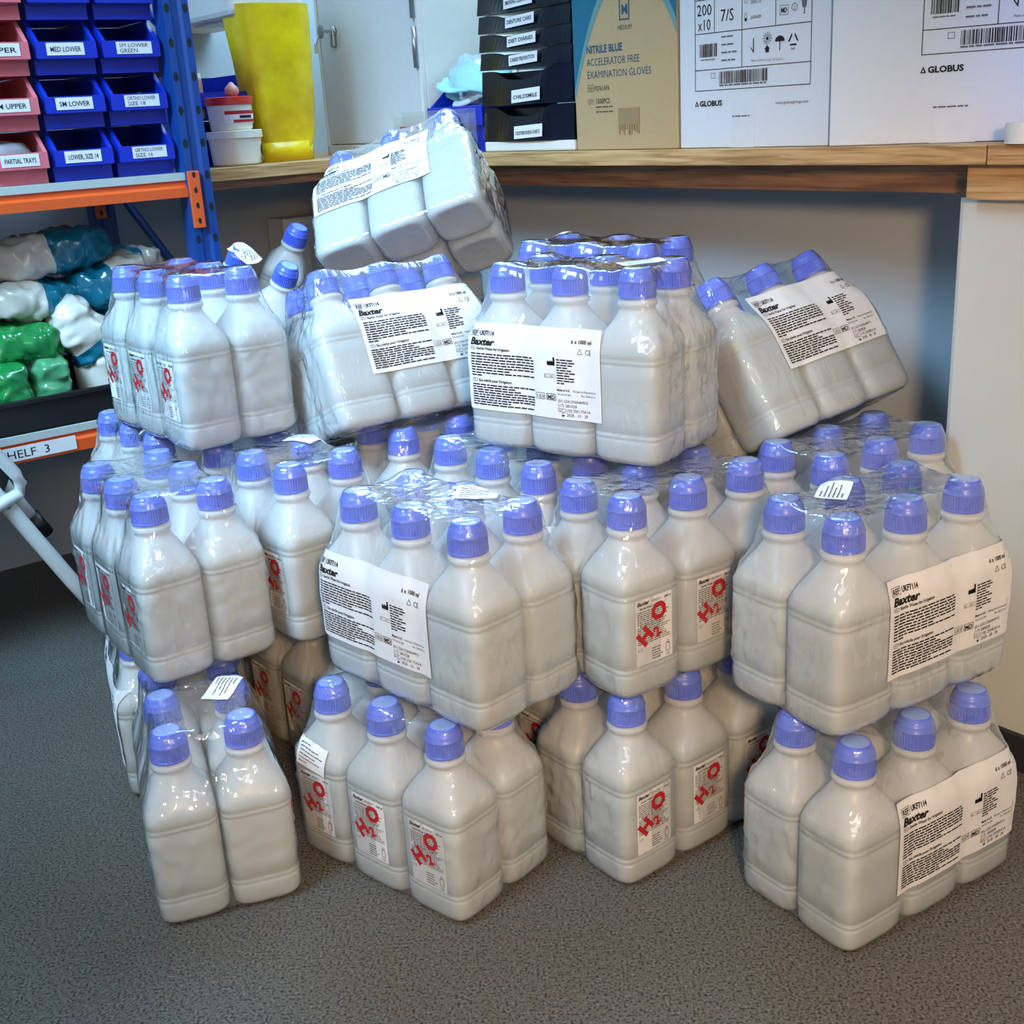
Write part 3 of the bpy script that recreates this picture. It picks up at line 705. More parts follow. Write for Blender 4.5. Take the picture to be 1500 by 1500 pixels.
def bins():
    cols = [(.521, 'bin_pink', ['UPPER', 'UPPER', 'SM UPPER', 'PARTIAL TRAYS']), (.625, 'bin_blue', ['', 'MED LOWER', 'SM LOWER', 'LOWER, SIZE 14']), (.729, 'bin_blue', ['', 'SM LOWER\nGREEN', 'ORTHO LOWER\nSIZE 18', 'ORTHO LOWER\nSIZE 16'])]
    rows = ['top row', 'second row', 'third row', 'bottom row']
    for ci, (u, mat, names_) in enumerate(cols):
        for r in range(4):
            z = .7845+(3-r)*.0798
            cn = ['pink', 'blue', 'blue'][ci]
            txt = names_[r].replace('\n', ' ').lower()
            lab = f'{cn} rack bin, {rows[r]}, ' + (['left column', 'middle column', 'right column'][ci]) + (f', card reads {txt}' if txt and r else '')
            t = thing('storage_bin', lab, 'bin', rw(u, 1.965, z), YA, 'storage bins on the rack')
            bin_body('bin_body', mat, t)
            if names_[r]:
                x0 = .016 if ci == 1 else .022; w = .058
                mb = MB().box(x0, x0+w, -.0018, -.001, .0275, .0455, 0); ls = names_[r].split('\n')
                if len(ls) == 1: put_text(mb, ls[0], x0+.005, .0325, .0105, 1, y=-.0021, bold=.0001, fit=w-.010)
                else:
                    put_text(mb, ls[0], x0+.004, .0375, .0085, 1, y=-.0021, fit=w-.010); put_text(mb, ls[1], x0+.004, .0295, .0085, 1, y=-.0021, fit=(w-.010)*.62)
                mb.build('name_card', ['label_paper', 'ink'], t)
    def lump(name, label, cat, u, w, z, sx, sy, sz, mat, seed):
        mb = MB(); n, m = 18, 10; v = []; f = []
        for i in range(m+1):
            th = math.pi*i/m
            for k in range(n):
                a = 2*math.pi*k/n; d = Vector((math.sin(th)*math.cos(a), math.sin(th)*math.sin(a), math.cos(th))); q = 1+.25*noise.noise(d*2.2+Vector((seed, 0, 0)))
                v.append((d.x*sx*q, d.y*sy*q, d.z*sz*q))
        for i in range(m):
            for k in range(n): f.append((i*n+k, i*n+(k+1) % n, (i+1)*n+(k+1) % n, (i+1)*n+k))
        mb.add(v, f); o = mb.build(name, mat, None, True); o.location = rw(u, w, z); o.rotation_euler.z = PHI; return tag(o, label, cat)
    lump('impression_tray', 'pale green impression tray in the ortho lower size 18 bin', 'tray', .760, 1.995, .893, .014, .018, .014, 'tray_green', 3)
    lump('impression_tray', 'teal impression tray standing in the ortho lower size 18 bin', 'tray', .795, 2.01, .898, .006, .012, .016, 'tray_teal', 5)
    lump('impression_tray', 'teal impression tray in the shadow of the sm lower bin', 'tray', .655, 2.01, .892, .014, .018, .013, 'tray_teal', 8)
    lump('impression_tray', 'blue impression tray at the right of the lower size 14 bin', 'tray', .705, 2.0, .812, .008, .014, .013, 'rack_blue', 9)
    lump('bagged_trays', 'grey plastic bag of partial trays in the bottom pink bin', 'bag', .567, 2.005, .830, .038, .022, .020, 'kidney_grey', 2)
bins()

def pillow(name, label, u, w, z, L, Hh, D, rot, bands, seed, group='plastic packs on the lower shelf', cat='bag'):
    """crumpled plastic pack: bands = [(fraction, material)] along its length"""
    mb = MB(); n, m = 50, 36; v = []; f = []
    mats = []; 
    for fr, mm in bands:
        if mm not in mats: mats.append(mm)
    for i in range(n+1):
        s = -1+2*i/n; e = (1-abs(s)**3.2)**.5 if abs(s) < 1 else 0; e = max(e, .10)
        for k in range(m):
            a = 2*math.pi*k/m; c, q = math.cos(a), math.sin(a)
            y = math.copysign(abs(c)**.6, c)*D/2*e; zz = math.copysign(abs(q)**.6, q)*Hh/2*(e*.7+.3)
            P = Vector((s*L/2, y, zz)); nz = noise.noise(P*28+Vector((seed*7.3, 0, 0)))*.009+noise.noise(P*70+Vector((seed*3.1, 5, 0)))*.006-abs(noise.noise(P*40+Vector((seed, 2, 9))))*.008
            v.append(P+Vector((0, y, zz)).normalized()*nz if Vector((0, y, zz)).length else P)
    for i in range(n):
        for k in range(m): f.append((i*m+k, i*m+(k+1) % m, (i+1)*m+(k+1) % m, (i+1)*m+k))
    mb.add(v, f); idx = []
    for i in range(n):
        t = (i+.5)/n; acc = 0
        for fr, mm in bands:
            acc += fr
            if t <= acc+1e-6: break
        idx += [mats.index(mm)]*m
    mb.m = idx; mb.f += [tuple(range(m))[::-1], tuple(n*m+k for k in range(m))]; mb.m += [idx[0], idx[-1]]
    o = mb.build(name, mats, None, True); tag(o, label, cat, group)
    o.matrix_world = Matrix.Translation(rw(u, w, z)) @ Matrix.Rotation(PHI, 4, 'Z') @ Matrix.Rotation(-math.radians(rot), 4, 'Y')
    return o
pillow('wipes_pack', 'top white and teal plastic pack lying across the lower shelf bags', .628, 2.10, .668, .21, .072, .14, 6, [(.44, 'bag_white'), (.56, 'bag_teal')], 1)
pillow('wipes_pack', 'white and teal plastic pack above the green packs at the left edge', .575, 2.08, .598, .17, .068, .13, -4, [(.58, 'bag_white'), (.42, 'bag_teal')], 2)
pillow('wipes_pack', 'teal and white plastic pack at the middle of the bag heap', .712, 2.08, .610, .15, .078, .13, 14, [(.50, 'bag_teal'), (.50, 'bag_white')], 3)
pillow('wipes_pack', 'white and teal plastic pack standing on end in front of the heap', .646, 2.04, .530, .150, .085, .10, -58, [(.55, 'bag_white'), (.36, 'bag_teal'), (.09, 'bag_white')], 4)
pillow('wipes_pack', 'teal plastic pack tucked behind the tall left water pack', .725, 2.10, .540, .13, .075, .12, 20, [(.75, 'bag_teal'), (.25, 'bag_white')], 5)
pillow('wipes_pack', 'teal and clear plastic pack furthest right beside the rack post', .785, 2.16, .628, .12, .062, .12, -6, [(.55, 'bag_teal'), (.45, 'bag_white')], 6)
pillow('wipes_pack', 'cream white plastic pack at the bottom of the bag heap', .690, 2.05, .462, .13, .090, .12, 4, [(1.0, 'bag_white')], 7)
pillow('green_pack', 'dark green plastic pack lying on the two upright green packs', .540, 2.05, .534, .15, .066, .12, 0, [(1.0, 'bag_green')], 8)
pillow('green_pack', 'pale green plastic pack standing upright in the black tray', .568, 2.03, .462, .115, .062, .11, 88, [(1.0, 'bag_green_pale')], 9)
pillow('green_pack', 'bright green plastic pack with white label at the left edge', .502, 2.02, .458, .115, .064, .11, 88, [(.12, 'bag_white'), (.88, 'bag_green')], 10)
def tray():
    t = thing('shelf_tray', 'black plastic tray holding the bags on the lower shelf', 'tray', rw(0.30, 1.962, .4002), YA)
    mb = MB(); W, D, Hh = .525, .36, .054
    mb.box(0, W, 0, D, 0, .004); mb.box(0, W, 0, .004, 0, Hh); mb.box(0, W, D-.004, D, 0, Hh); mb.box(0, .004, 0, D, 0, Hh); mb.box(W-.004, W, 0, D, 0, Hh)
    mb.build('tray_body', 'black', t); MB().box(-.004, W+.004, -.006, .0, Hh-.008, Hh+.002, bev=.002).build('tray_rim', 'black', t)
tray()
def stool():
    t = thing('step_stool', 'folded white tubular step stool with black feet at the left edge', 'step stool', rw(0, 0, 0), YA)
    W = 1.885
    MB().tube([(.330, W, .515), (.429, W, .320), (.507, W, .166), (.588, W, .012)], .0125, 14).build('front_rail', 'stool_white', t, True)
    MB().tube([(.585, W, .020), (.594, W, 0.0)], .015, 12).build('rubber_foot', 'black', t, True)
    MB().tube([(.36, W+.035, .50), (.450, W+.035, .325), (.478, W+.035, .268)], .010, 12).build('rear_rail', 'stool_white', t, True)
    MB().tube([(.474, W+.035, .277), (.492, W+.035, .240)], .0135, 12).build('rubber_foot', 'black', t, True)
    MB().tube([(.365, W-.012, .50), (.41, W-.012, .432), (.452, W-.012, .362), (.457, W-.012, .345), (.452, W-.012, .331), (.435, W-.012, .324), (.37, W-.012, .300)], .010, 12).build('step_frame', 'stool_white', t, True)
    MB().prism([(.36, .49), (.405, .428), (.445, .360), (.43, .332), (.36, .305)], 'y', W-.008, W-.004).build('step_tread', 'black', t)
    MB().lathe([(.0045, 0), (.0045, .002), (.002, .003)], 12).build('rivet', 'steel', t, True).matrix_local = Matrix.Translation((.432, W-.0125, .314)) @ Matrix.Rotation(math.pi/2, 4, 'X')
stool()

# ------------------------------------------------------------------ things on the counter
UF = 1.292
def wall_item(name, label, cat, w, du=0.0, dyaw=0.0, group=None):   # origin: front bottom left corner
    return thing(name, label, cat, rw(UF+du, w, ZC+.0005), YW+math.radians(dyaw), group)

def barcode(mb, x0, x1, z0, z1, mi, rnd, y):
    x = x0
    while x < x1:
        w = rnd.choice([.0006, .0006, .0011, .0017]); mb.quad((x, y, z0), (x+w, y, z0), (x+w, y, z1), (x, y, z1), mi); x += w+rnd.choice([.0006, .0008, .0014])
def globus_box(label, w, du, dyaw, W, ox, tz, size_line, D):
    t = wall_item('glove_carton', label, 'carton', w, du, dyaw); Hh = .36
    MB().box(0, W, 0, D, 0, Hh, bev=.0015).build('carton_body', 'carton_white', t)
    rnd = random.Random(3); p = MB(); y = -.0007
    x0, x1, z0 = ox, ox+.200, tz; e = .0009
    rows = [z0, z0+.027, z0+.074, z0+.117, z0+.160]
    for z in rows: p.quad((x0, y, z), (x1, y, z), (x1, y, z+e), (x0, y, z+e), 0)
    for x in (x0, x1): p.quad((x, y, rows[0]), (x+e, y, rows[0]), (x+e, y, rows[-1]), (x, y, rows[-1]), 0)
    def vline(x, a, b): p.quad((x, y, a), (x+e, y, a), (x+e, y, b), (x, y, b), 0)
    vline(x0+.085, rows[1], rows[4]); vline(x0+.036, rows[2], rows[4]); vline(x0+.142, rows[2], rows[4])
    barcode(p, x0+.045, x0+.130, z0+.008, z0+.024, 0, rnd, y); fine_print(p, x0+.045, x0+.128, z0+.005, .0028, 1, rnd, y); frame_rect(p, x0+.030, x0+.038, z0+.016, z0+.023, .0006, 1, y)
    barcode(p, x0+.009, x0+.040, rows[1]+.017, rows[1]+.034, 0, rnd, y); fine_print(p, x0+.011, x0+.038, rows[1]+.013, .002, 1, rnd, y)
    for k in range(4): fine_print(p, x0+.049, x0+.080, rows[1]+.010+k*.010, .0028, 1, rnd, y, last=[.8, .9, .75, .75][k])
    # handling marks: hook, keep from sun, keep dry, recycle
    cx, cz = x0+.105, rows[1]+.022
    p.quad((cx, y, cz-.005), (cx+.0015, y, cz-.005), (cx+.0015, y, cz+.013), (cx, y, cz+.013), 0); p.quad((cx-.004, y, cz+.001), (cx, y, cz-.004), (cx, y, cz-.002), (cx-.004, y, cz+.003), 0)
    cx += .024
    for k in range(12):
        a = k*math.pi/6; c, s = math.cos(a), math.sin(a); n = (-s*.0004, c*.0004)
        p.add([(cx+c*.003+n[0], y, cz+.011+s*.003+n[1]), (cx+c*.008+n[0], y, cz+.011+s*.008+n[1]), (cx+c*.008-n[0], y, cz+.011+s*.008-n[1]), (cx+c*.003-n[0], y, cz+.011+s*.003-n[1])], [(0, 1, 2, 3)], 0)
    p.add([(cx+.0022*math.cos(k*math.pi/5), y, cz+.011+.0022*math.sin(k*math.pi/5)) for k in range(10)], [tuple(range(10))], 0)
    p.add([(cx-.005, y, cz-.002), (cx+.005, y, cz-.002), (cx, y, cz+.003)], [(0, 1, 2)], 0); p.quad((cx-.003, y, cz-.006), (cx+.003, y, cz-.006), (cx+.003, y, cz-.002), (cx-.003, y, cz-.002), 0)
    cx += .021
    p.add([(cx, y, cz+.006)]+[(cx+.008*math.cos(k*math.pi/10), y, cz+.006+.007*math.sin(k*math.pi/10)) for k in range(11)], [tuple(range(12))], 0); p.quad((cx-.0006, y, cz-.005), (cx+.0006, y, cz-.005), (cx+.0006, y, cz+.007), (cx-.0006, y, cz+.007), 0)
    cx += .022
    for k in range(3):
        a0, a1 = math.pi/2+k*2*math.pi/3+.3, math.pi/2+(k+1)*2*math.pi/3-.3
        A = (cx+.009*math.cos(a0), cz+.006+.009*math.sin(a0)); B = (cx+.009*math.cos(a1), cz+.006+.009*math.sin(a1)); A2 = (cx+.006*math.cos(a0), cz+.006+.006*math.sin(a0)); B2 = (cx+.006*math.cos(a1), cz+.006+.006*math.sin(a1))
        p.quad((A[0], y, A[1]), (B[0], y, B[1]), (B2[0], y, B2[1]), (A2[0], y, A2[1]), 0)
    put_text(p, 'PAP', cx-.004, cz-.006, .0040, 0, y=y)
    put_text(p, 'Made in China | صنع في الصين', x0+.102, rows[1]+.006, .0045, 1, y=y, fit=.055)
    put_text(p, '200', x0+.004, rows[2]+.0235, .0205, 0, y=y, fit=.027); put_text(p, 'x10', x0+.006, rows[2]+.0045, .0205, 0, y=y, fit=.023)
    put_text(p, size_line, x0+.047, rows[2]+.0135, .0215, 0, y=y, fit=.024)
    put_text(p, '2025-10', x0+.100, rows[2]+.0305, .0058, 0, y=y, fit=.018); put_text(p, '2030-09', x0+.100, rows[2]+.012, .0058, 0, y=y, fit=.018)
    frame_rect(p, x0+.090, x0+.094, rows[2]+.010, rows[2]+.020, .0007, 1, y); p.quad((x0+.090, y, rows[2]+.010), (x0+.094, y, rows[2]+.010), (x0+.094, y, rows[2]+.014), (x0+.090, y, rows[2]+.014), 0)
    frame_rect(p, x0+.090, x0+.095, rows[2]+.032, rows[2]+.038, .0005, 1, y)
    frame_rect(p, x0+.149, x0+.163, rows[2]+.012, rows[2]+.024, .0006, 1, y); put_text(p, 'MD', x0+.151, rows[2]+.015, .008, 0, y=y, bold=.0002, fit=.010)
    n = 14
    for k in range(n):
        a, b = 2*math.pi*k/n, 2*math.pi*(k+1)/n; q = lambda r, t: (x0+.173+r*math.cos(t), y, rows[2]+.020+r*math.sin(t)); p.quad(q(.0048, a), q(.0048, b), q(.0040, b), q(.0040, a), 1)
    put_text(p, '2', x0+.1715, rows[2]+.017, .006, 1, y=y)
    p.prism([(x0+.184, rows[2]+.027), (x0+.193, rows[2]+.027), (x0+.1915, rows[2]+.019), (x0+.1892, rows[2]+.0175), (x0+.1892, rows[2]+.012), (x0+.1918, rows[2]+.011), (x0+.1855, rows[2]+.011), (x0+.188, rows[2]+.012), (x0+.188, rows[2]+.0175), (x0+.1855, rows[2]+.019)], 'y', y, y+.0001, 1)
    for k in range(3): fine_print(p, x0+.148, x0+.196, rows[2]+.032+k*.005, .0024, 1, rnd, y, last=.95)
    put_text(p, 'GLOBUS', x0+.0085, z0-.020, .0098, 0, y=y, bold=.0004, fit=.042)
    p.prism([(x0-.0005, z0-.020), (x0+.0068, z0-.020), (x0+.0031, z0-.0125)], 'y', y, y+.0001, 0); p.prism([(x0+.0018, z0-.0188), (x0+.0044, z0-.0188), (x0+.0031, z0-.016)], 'y', y-.0002, y, 2)
    put_text(p, 'www.globusgroup.com', x1-.056, z0-.022, .0056, 1, y=y, fit=.054)
    fine_print(p, W*.38, W*.50, .040, .0026, 1, rnd, y)
    p.build('printing', ['ink', 'ink_grey', 'carton_white'], t)
    MB().box(W*.37, W*.53, -.0003, 0, .0, .062).build('clear_tape', 'tape_clear', t); return t
globus_box('white glove carton printed 200 x10 and 7/S, beside the brown carton', 1.257, 0.0, 0, .260, .030, .076, '7/S', .08)
globus_box('white glove carton at the far right end of the counter, catching bluish light', .986, -.012, 15, .34, .112, .100, '8/M', .13)

def nitrile():
    t = wall_item('glove_carton', 'brown cardboard carton with teal print for nitrile blue examination gloves', 'carton', 1.482, -.002); W, Hh, D = .222, .36, .19
    MB().box(0, W, 0, D, 0, Hh, bev=.0015).build('carton_body', 'carton_brown', t)
    p = MB(); y = -.0006; rnd = random.Random(6)
    # teal field with a parabolic brown arch and a paler band
    cx, base, top = .128, .14, .245; n = 30
    def arch(k, grow): 
        x = W*k/n; return x, min(Hh-.001, max(0, top+grow-((x-cx)/.128)**2*.155-abs((x-cx)/.128)**4*.02))
    for k in range(n):
        (xa, za), (xb, zb) = arch(k, .018), arch(k+1, .018); p.quad((xa, y, za), (xb, y, zb), (xb, y, Hh-.001), (xa, y, Hh-.001), 0)
        (xc, zc), (xd, zd) = arch(k, 0), arch(k+1, 0); p.quad((xc, y, zc), (xd, y, zd), (xb, y, zb), (xa, y, za), 1)
    frame_rect(p, .105, .127, .182, .214, .0022, 2, y); put_text(p, 'M', .1095, .190, .019, 2, y=y, bold=.0006, fit=.0135)
    put_text(p, 'MEDIUM', .1010, .169, .0095, 2, y=y, fit=.030)
    put_text(p, 'NITRILE BLUE', .030, .141, .0152, 2, y=y, bold=.0005, fit=.080); put_text(p, 'ACCELERATOR FREE', .030, .123, .0152, 2, y=y, fit=.116); put_text(p, 'EXAMINATION GLOVES', .030, .105, .0152, 2, y=y, fit=.140)
    frame_rect(p, .030, .044, .086, .096, .0008, 3, y); put_text(p, 'REF', .032, .088, .0075, 3, y=y, fit=.010); put_text(p, 'P2761AF6', .046, .087, .0095, 3, y=y, bold=.0002, fit=.034)
    put_text(p, 'QTY:', .030, .068, .0105, 3, y=y, fit=.015); put_text(p, '1500PCS', .048, .068, .0105, 3, y=y, bold=.0003, fit=.032); fine_print(p, .048, .086, .062, .0030, 3, rnd, y); fine_print(p, .048, .090, .055, .0030, 3, rnd, y)
    p.build('printing', ['carton_teal', 'carton_teal_pale', 'ink_teal', 'ink_brown'], t)
    q = MB(); q.box(.098, .144, -.0012, -.0004, .036, .060)
    for k in range(9): q.box(.098+k*.0052, .098+k*.0052+.0036, -.0012, -.0004, .036-rnd.uniform(.002, .018), .036)
    q.build('packing_tape', 'tape', t)
nitrile()

def tray_tower():
    t = wall_item('tray_tower', 'stack of glossy black drawer trays with handwritten white labels', 'tray tower', 1.727, -.002); W, D = .238, .19
    MB().box(0, W, 0, D, 0, .017, bev=.003).build('base', 'plastic_white', t)
    rows = [(.017, .072, 'TOOTHBRUSHING CHARTS'), (.074, .130, 'CHILDSMILE'), (.132, .159, 'CARIES PREVENTION'), (.161, .188, 'DIET DIARIES'), (.190, .217, 'DENTURE CARE'), (.219, .246, 'SMOKING CESSATION'), (.248, .275, ''), (.277, .304, '')]
    for k, (z0, z1, s) in enumerate(rows):
        n = 20; pts_t = []
        def dip(x): return -.30*(z1-z0)*math.exp(-((x-W*.45)/(W*.24))**4)
        mb = MB()
        mb.box(.004, W-.004, .020, D, z0, z1-.004)
        v = []; f = []
        for i in range(n+1):
            x = W*i/n; b = .006*math.exp(-((x-W*.5)/(W*.3))**4); zt = z1+dip(x)
            v += [(x, 0-b, z0), (x, .004-b*.6, zt), (x, .010, zt), (x, .010, z0)]
        for i in range(n):
            for q in range(4): f.append((4*i+q, 4*i+4+q, 4*i+4+(q+1) % 4, 4*i+(q+1) % 4))
        f += [(0, 1, 2, 3), (4*n+3, 4*n+2, 4*n+1, 4*n)]
        mb.add(v, f); mb.box(0, .004, .004, D, z0, z1-.002); mb.box(W-.004, W, .004, D, z0, z1-.002)
        d = mb.build('drawer_tray', 'tray_black', t)
        if s:
            lw = .074; l = MB().box(0, lw, -.0006, 0, 0, min(.020, (z1-z0)*.60), 0)
            put_text(l, s, .004, .0055, .0085, 1, y=-.0009, bold=.0002, fit=lw-.010 if len(s) > 9 else (lw-.010)*.8)
            o = l.build('handwritten_label', ['label_paper', 'ink'], d); o.location = (.094-k*.002, -.0075, z0+.003); o.rotation_euler = (-.10, -.045, 0)
tray_tower()

def mask_bin():
    t = wall_item('storage_bin', 'blue plastic bin with masks on the counter, between cabinet and black trays', 'bin', 1.905, .006); W, D = .168, .17
    mb = MB(); th = .003
    for x in (0, W-th): mb.prism([(0, 0), (D, 0), (D, .115), (.05, .115), (0, .075)], 'x', x, x+th)
    mb.box(th, W-th, 0, D, 0, th); mb.box(th, W-th, D-th, D, th, .115); mb.box(th, W-th, .010, .013, th, .046); mb.box(0, W, -.003, .004, .044, .078, bev=.001)
    mb.build('bin_body', 'bin_blue', t)
    c = MB().box(.062, .125, -.0042, -.003, .048, .070, 0); fine_print(c, .068, .118, .054, .008, 1, random.Random(2), y=-.0046); c.build('name_card', ['bin_blue', 'ink'], t)
    # masks poking out of the bin in a clear bag
    for k, (x, z, rx, ry, mt, lb) in enumerate(((.078, .128, .95, .15, 'mask_blue', 'pale blue pleated mask on top of the mask bin'), (.100, .116, 1.05, -.12, 'mask_white', 'white pleated mask leaning in the mask bin'), (.066, .106, .8, .30, 'mask_blue', 'pale blue folded mask lowest in the mask bin'))):
        m = MB(); pts = []
        for i in range(13): pts.append((-.045+.09*i/12, .0035*(i % 2)))
        v = [(a, b+j*.0, -.075+.15*j/6) for j in range(7) for a, b in pts]; v = [(q[2], q[0]+.010*math.sin(q[2]*40), q[1]) for q in v]
        f = [(j*13+i, j*13+i+1, (j+1)*13+i+1, (j+1)*13+i) for j in range(6) for i in range(12)]
        m.add(v, f); m.add([(a, b, c-.002) for a, b, c in v], [q[::-1] for q in f])
        o = m.build('face_mask', mt, None, True); tag(o, lb, 'mask', 'masks in the blue bin')
        o.matrix_world = t.matrix_basis @ Matrix.Translation((x, .060+k*.012, z)) @ Matrix.Rotation(ry, 4, 'Y') @ Matrix.Rotation(rx*.6, 4, 'X')
    # clear bag
    n, m_ = 20, 12; mb = MB(); v = []; f = []
    for i in range(m_+1):
        th = math.pi*i/m_
        for k in range(n):
            a = 2*math.pi*k/n; d = Vector((math.sin(th)*math.cos(a), math.sin(th)*math.sin(a), math.cos(th))); q = 1+.3*noise.noise(d*3)
            v.append((d.x*.082*q, d.y*.050*q, d.z*.042*q))
    for i in range(m_):
        for k in range(n): f.append((i*n+k, i*n+(k+1) % n, (i+1)*n+(k+1) % n, (i+1)*n+k))
    o = mb.add(v, f).build('plastic_bag', 'clear_bag', None, True); tag(o, 'clear crinkled plastic bag round the masks in the blue bin', 'bag'); o.matrix_world = t.matrix_basis @ Matrix.Translation((.083, .070, .118)) @ Matrix.Rotation(.25, 4, 'Y')
    # acrylic leaflet holder in front
    h = wall_item('leaflet_holder', 'clear acrylic leaflet holder with faint red writing, behind the topmost pack', 'leaflet holder', 1.985, -.020)
    mb = MB(); mb.box(0, .235, 0, .002, 0, .066); mb.box(0, .002, .002, .020, 0, .066); mb.box(.233, .235, .002, .020, 0, .066); mb.box(0, .235, .018, .020, 0, .074); mb.box(0, .235, .002, .018, 0, .002)
    mb.build('holder_body', 'acrylic', h)
    p = MB(); fine_print(p, .020, .085, .044, .006, 0, random.Random(5), y=-.0004); fine_print(p, .026, .080, .026, .008, 0, random.Random(8), y=-.0004); p.build('writing', ['tub_red'], h)
mask_bin()

def cabinet():
    t = wall_item('metal_cabinet', 'light grey metal cabinet with a key in its lock, standing on the counter', 'cabinet', 2.292, .012); W, Hh, D = .372, .42, .17
    b = MB(); b.box(0, W, .004, D, 0, Hh, bev=.004); b.build('cabinet_body', 'plastic_white', t)
    d = MB().box(.010, W-.014, -.003, .004, .020, Hh-.02, bev=.002).build('door', 'cabinet_grey', t)
    fr = MB()
    fr.box(0, .008, -.005, .006, 0, Hh, bev=.0015); fr.box(0, W, -.005, .006, 0, .017, bev=.0015); fr.box(W-.010, W, -.005, .006, 0, Hh, bev=.0015); fr.build('door_frame', 'plastic_white', t)
    for z in (.150, .235, .32):
        MB().tube([(W-.010, -.008, z), (W-.010, -.008, z+.070)], .005, 10).build('hinge', 'steel', t, True)
    MB().lathe([(.011, 0), (.011, .004), (.006, .006)], 18).build('lock', 'steel', d, True).matrix_local = Matrix.Translation((.068, -.003, .236)) @ Matrix.Rotation(math.pi/2, 4, 'X')
    k = MB(); k.box(.0665, .0695, -.030, -.009, .233, .239); k.prism([(.061+.011*math.cos(a*math.pi/8)+.007, .236+.013*math.sin(a*math.pi/8)) for a in range(16)], 'y', -.034, -.031); k.build('key', 'steel', d)
    MB().box(.062, .076, -.012, -.003, .206, .240, bev=.003).build('lock_lever', 'steel', d)
    MB().box(.040, .058, -.036, -.034, .196, .214, bev=.0005).build('key_tag', 'key_tag', d); MB().tube([(.066, -.034, .228), (.056, -.036, .220), (.050, -.036, .212)], .0009, 6).build('key_ring', 'steel', d)
cabinet()

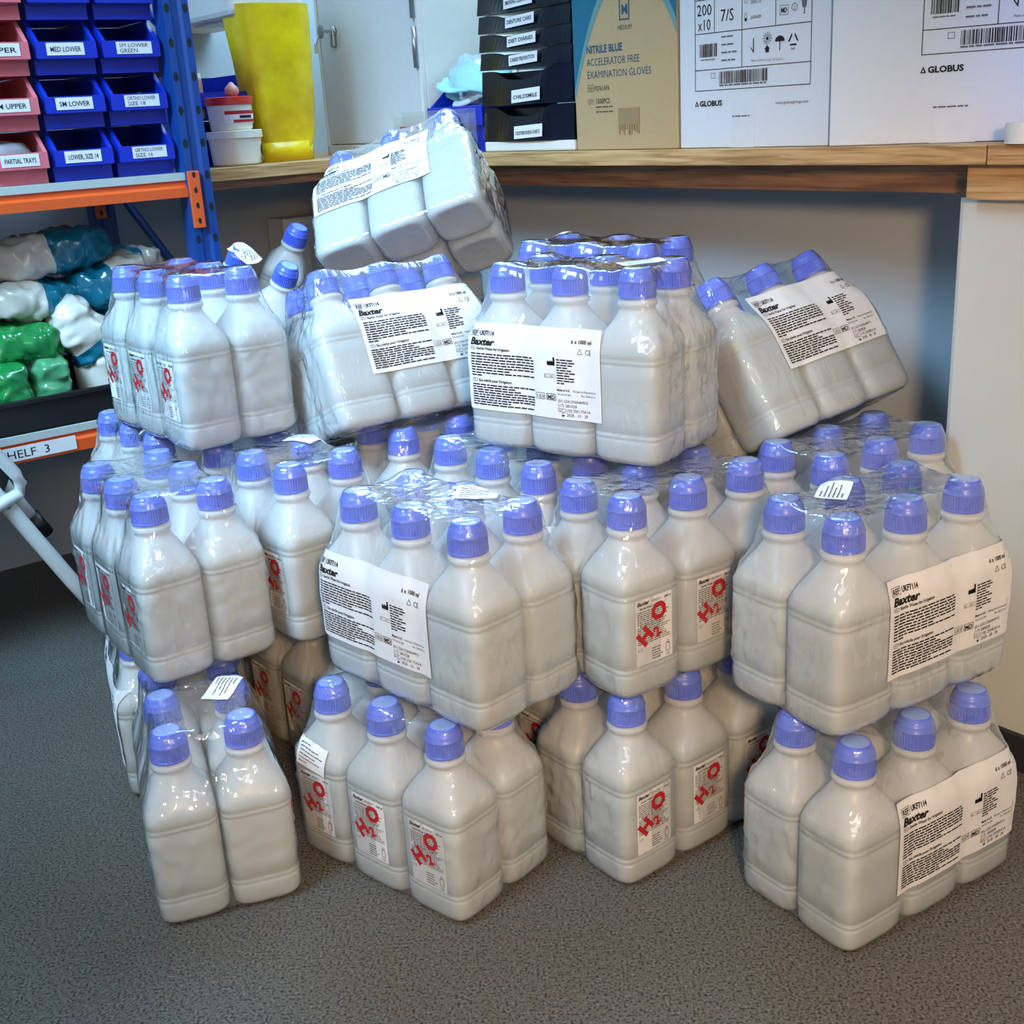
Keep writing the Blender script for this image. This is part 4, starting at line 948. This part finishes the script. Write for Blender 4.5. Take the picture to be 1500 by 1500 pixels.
def far_counter():
    z0 = ZC+.0005
    # yellow waste bag hanging from a frame
    t = thing('waste_bag', 'yellow clinical waste bag standing on the far counter beside the cabinet', 'bag', rw(1.108, 2.13, z0), YA)
    n, m = 40, 26; mb = MB(); v = []; f = []
    for i in range(m+1):
        s = i/m; z = .012+.262*s; wx = .048+.028*s**.6; wy = .040+.012*s; sx = -.010*s+.006
        for k in range(n):
            a = 2*math.pi*k/n; c, q = math.cos(a), math.sin(a); e = .5
            x = math.copysign(abs(c)**e, c)*wx; y = math.copysign(abs(q)**e, q)*wy
            fold = .0060*noise.noise(Vector((a*2.2, z*7, 1)))+.0030*noise.noise(Vector((a*6, z*24, 4)))
            zz = z
            if s < .15: zz += .018*(1-s/.15)*abs(c)*(1 if c > 0 else -.2)
            v.append((x*(1+fold*10)+sx, y*(1+fold*10), zz))
    for i in range(m):
        for k in range(n): f.append((i*n+k, i*n+(k+1) % n, (i+1)*n+(k+1) % n, (i+1)*n+k))
    f.append(tuple(range(n))[::-1]); mb.add(v, f).build('bag_body', 'yellow', t, True)
    mb = MB(); pts = []
    for k in range(n):
        a = 2*math.pi*k/n; c, q = math.cos(a), math.sin(a); pts.append((math.copysign(abs(c)**.5, c)*.055, math.copysign(abs(q)**.5, q)*.042))
    mb.prism(pts, 'z', 0, .034); mb.build('bag_bottom', 'yellow', t, True)
    # white dispenser on the wall above it
    d = thing('wall_dispenser', 'underside of a white dispenser fixed to the wall above the yellow bag', 'dispenser', rw(1.02, 2.10, 1.040), YA)
    MB().box(0, .150, .0, .40, 0, .16, bev=.010).build('dispenser_body', 'plastic_white', d); MB().box(.02, .13, .02, .20, -.004, 0).build('outlet', 'cabinet_grey', d)
    def tub(label, u, w, z, r, h, lid, bands):
        t = thing('plastic_tub', label, 'tub', rw(u, w, z), YA)
        MB().lathe([(r*.86, 0), (r*.93, .003), (r, h-.012), (r*.99, h-.012)], 40).build('tub_body', 'tub_white', t, True, 40)
        MB().lathe([(r*1.03, h-.014), (r*1.06, h-.013), (r*1.06, h-.001), (r*1.02, h)], 40).build('lid', lid, t, True, 40)
        def band(z0b, z1b, a0, a1, mat, rr, nm):
            k = 14; mb = MB()
            for i in range(k):
                A, B = a0+(a1-a0)*i/k, a0+(a1-a0)*(i+1)/k
                mb.quad((rr*math.cos(A), rr*math.sin(A), z0b), (rr*math.cos(B), rr*math.sin(B), z0b), (rr*math.cos(B), rr*math.sin(B), z1b), (rr*math.cos(A), rr*math.sin(A), z1b))
            mb.build(nm, mat, t)
        for q in bands: band(*q)
        return t
    R1 = .047
    tub('large white plastic tub under the red-lidded tub', .985, 2.072, z0, R1, .060, 'tub_white', [(.006, .012, -.9, -.2, 'ink_grey', R1*1.002, 'small_print'), (.018, .034, -.75, -.45, 'ink', R1*1.002, 'symbol_print')])
    R2 = .040
    tub('white tub with a red lid and red print, on top of the large tub', .982, 2.072, z0+.0602, R2, .057, 'tub_red', [(.012, .034, -2.3, -.5, 'label_paper', R2*1.004, 'label'), (.027, .033, -2.25, -.55, 'ink_red', R2*1.008, 'label_stripe'), (.013, .018, -1.9, -.55, 'ink_red', R2*1.008, 'label_stripe'), (.020, .025, -1.6, -.9, 'ink', R2*1.009, 'label_print')])
    for r, (lab, zz) in enumerate((('lower blue storage bin on the far counter behind the white tubs', z0), ('upper blue storage bin on the far counter, dental model inside', z0+.0805))):
        t = thing('storage_bin', lab, 'bin', rw(.915, 2.125, zz), YA); bin_body('bin_body', 'bin_blue', t, W=.15, D=.18)
    # dental model and dark folder in the upper bin
    t = thing('dental_model', 'pink and white dental study model in the upper blue bin', 'dental model', rw(.952, 2.160, z0+.084), YA)
    mb = MB(); n = 16
    arc = [(.022*math.cos(math.pi+math.pi*k/n), .024*math.sin(math.pi+math.pi*k/n)) for k in range(n+1)]; inn = [(.011*math.cos(math.pi+math.pi*k/n), .012*math.sin(math.pi+math.pi*k/n)) for k in range(n+1)][::-1]
    mb.prism(arc+inn, 'z', 0, .066); mb.build('gum_base', 'denture_pink', t)
    for k in range(10):
        a = math.pi+math.pi*(k+.5)/10; MB().lathe([(.0035, .064), (.0040, .070), (.0028, .078)], 8, c=(.0175*math.cos(a), .019*math.sin(a), 0)).build('tooth', 'tub_white', t, True)
    t = thing('silicone_putty', 'small pink putty ball standing on the red tub lid', 'putty', rw(.985, 2.06, z0+.1178), YA)
    MB().lathe([(.008, 0), (.013, .006), (.012, .014), (.006, .020), (.002, .024)], 20).build('putty_body', 'denture_pink', t, True)
    t = thing('folder', 'dark folder standing against the wall behind the blue bins', 'folder', rw(.905, 2.34, z0), YA)
    MB().box(0, .12, 0, .02, 0, .235, bev=.001).build('folder_cover', 'black', t); MB().box(.004, .116, .003, .017, .004, .231).build('folder_pages', 'label_paper', t)
far_counter()

def tape_roll():
    t = thing('tape_roll', 'white roll of tape at the far right end of the counter edge', 'tape roll', rw(1.288, 0.722, ZC+.0005), YW)
    n = 28; mb = MB(); prof = [(.017, 0), (.026, 0), (.026, .022), (.017, .022)]
    v = [(r*math.cos(2*math.pi*k/n), r*math.sin(2*math.pi*k/n), z) for r, z in prof for k in range(n)]
    mb.add(v, [(i*n+k, i*n+(k+1) % n, ((i+1) % 4)*n+(k+1) % n, ((i+1) % 4)*n+k) for i in range(4) for k in range(n)]); mb.build('tape_winding', 'plastic_white', t, True, 40)
    mb = MB(); prof = [(.0155, 0.001), (.0169, 0.001), (.0169, .021), (.0155, .021)]
    v = [(r*math.cos(2*math.pi*k/n), r*math.sin(2*math.pi*k/n), z) for r, z in prof for k in range(n)]
    mb.add(v, [(i*n+k, i*n+(k+1) % n, ((i+1) % 4)*n+(k+1) % n, ((i+1) % 4)*n+k) for i in range(4) for k in range(n)]); mb.build('card_core', 'carton_brown', t, True, 40)
tape_roll()
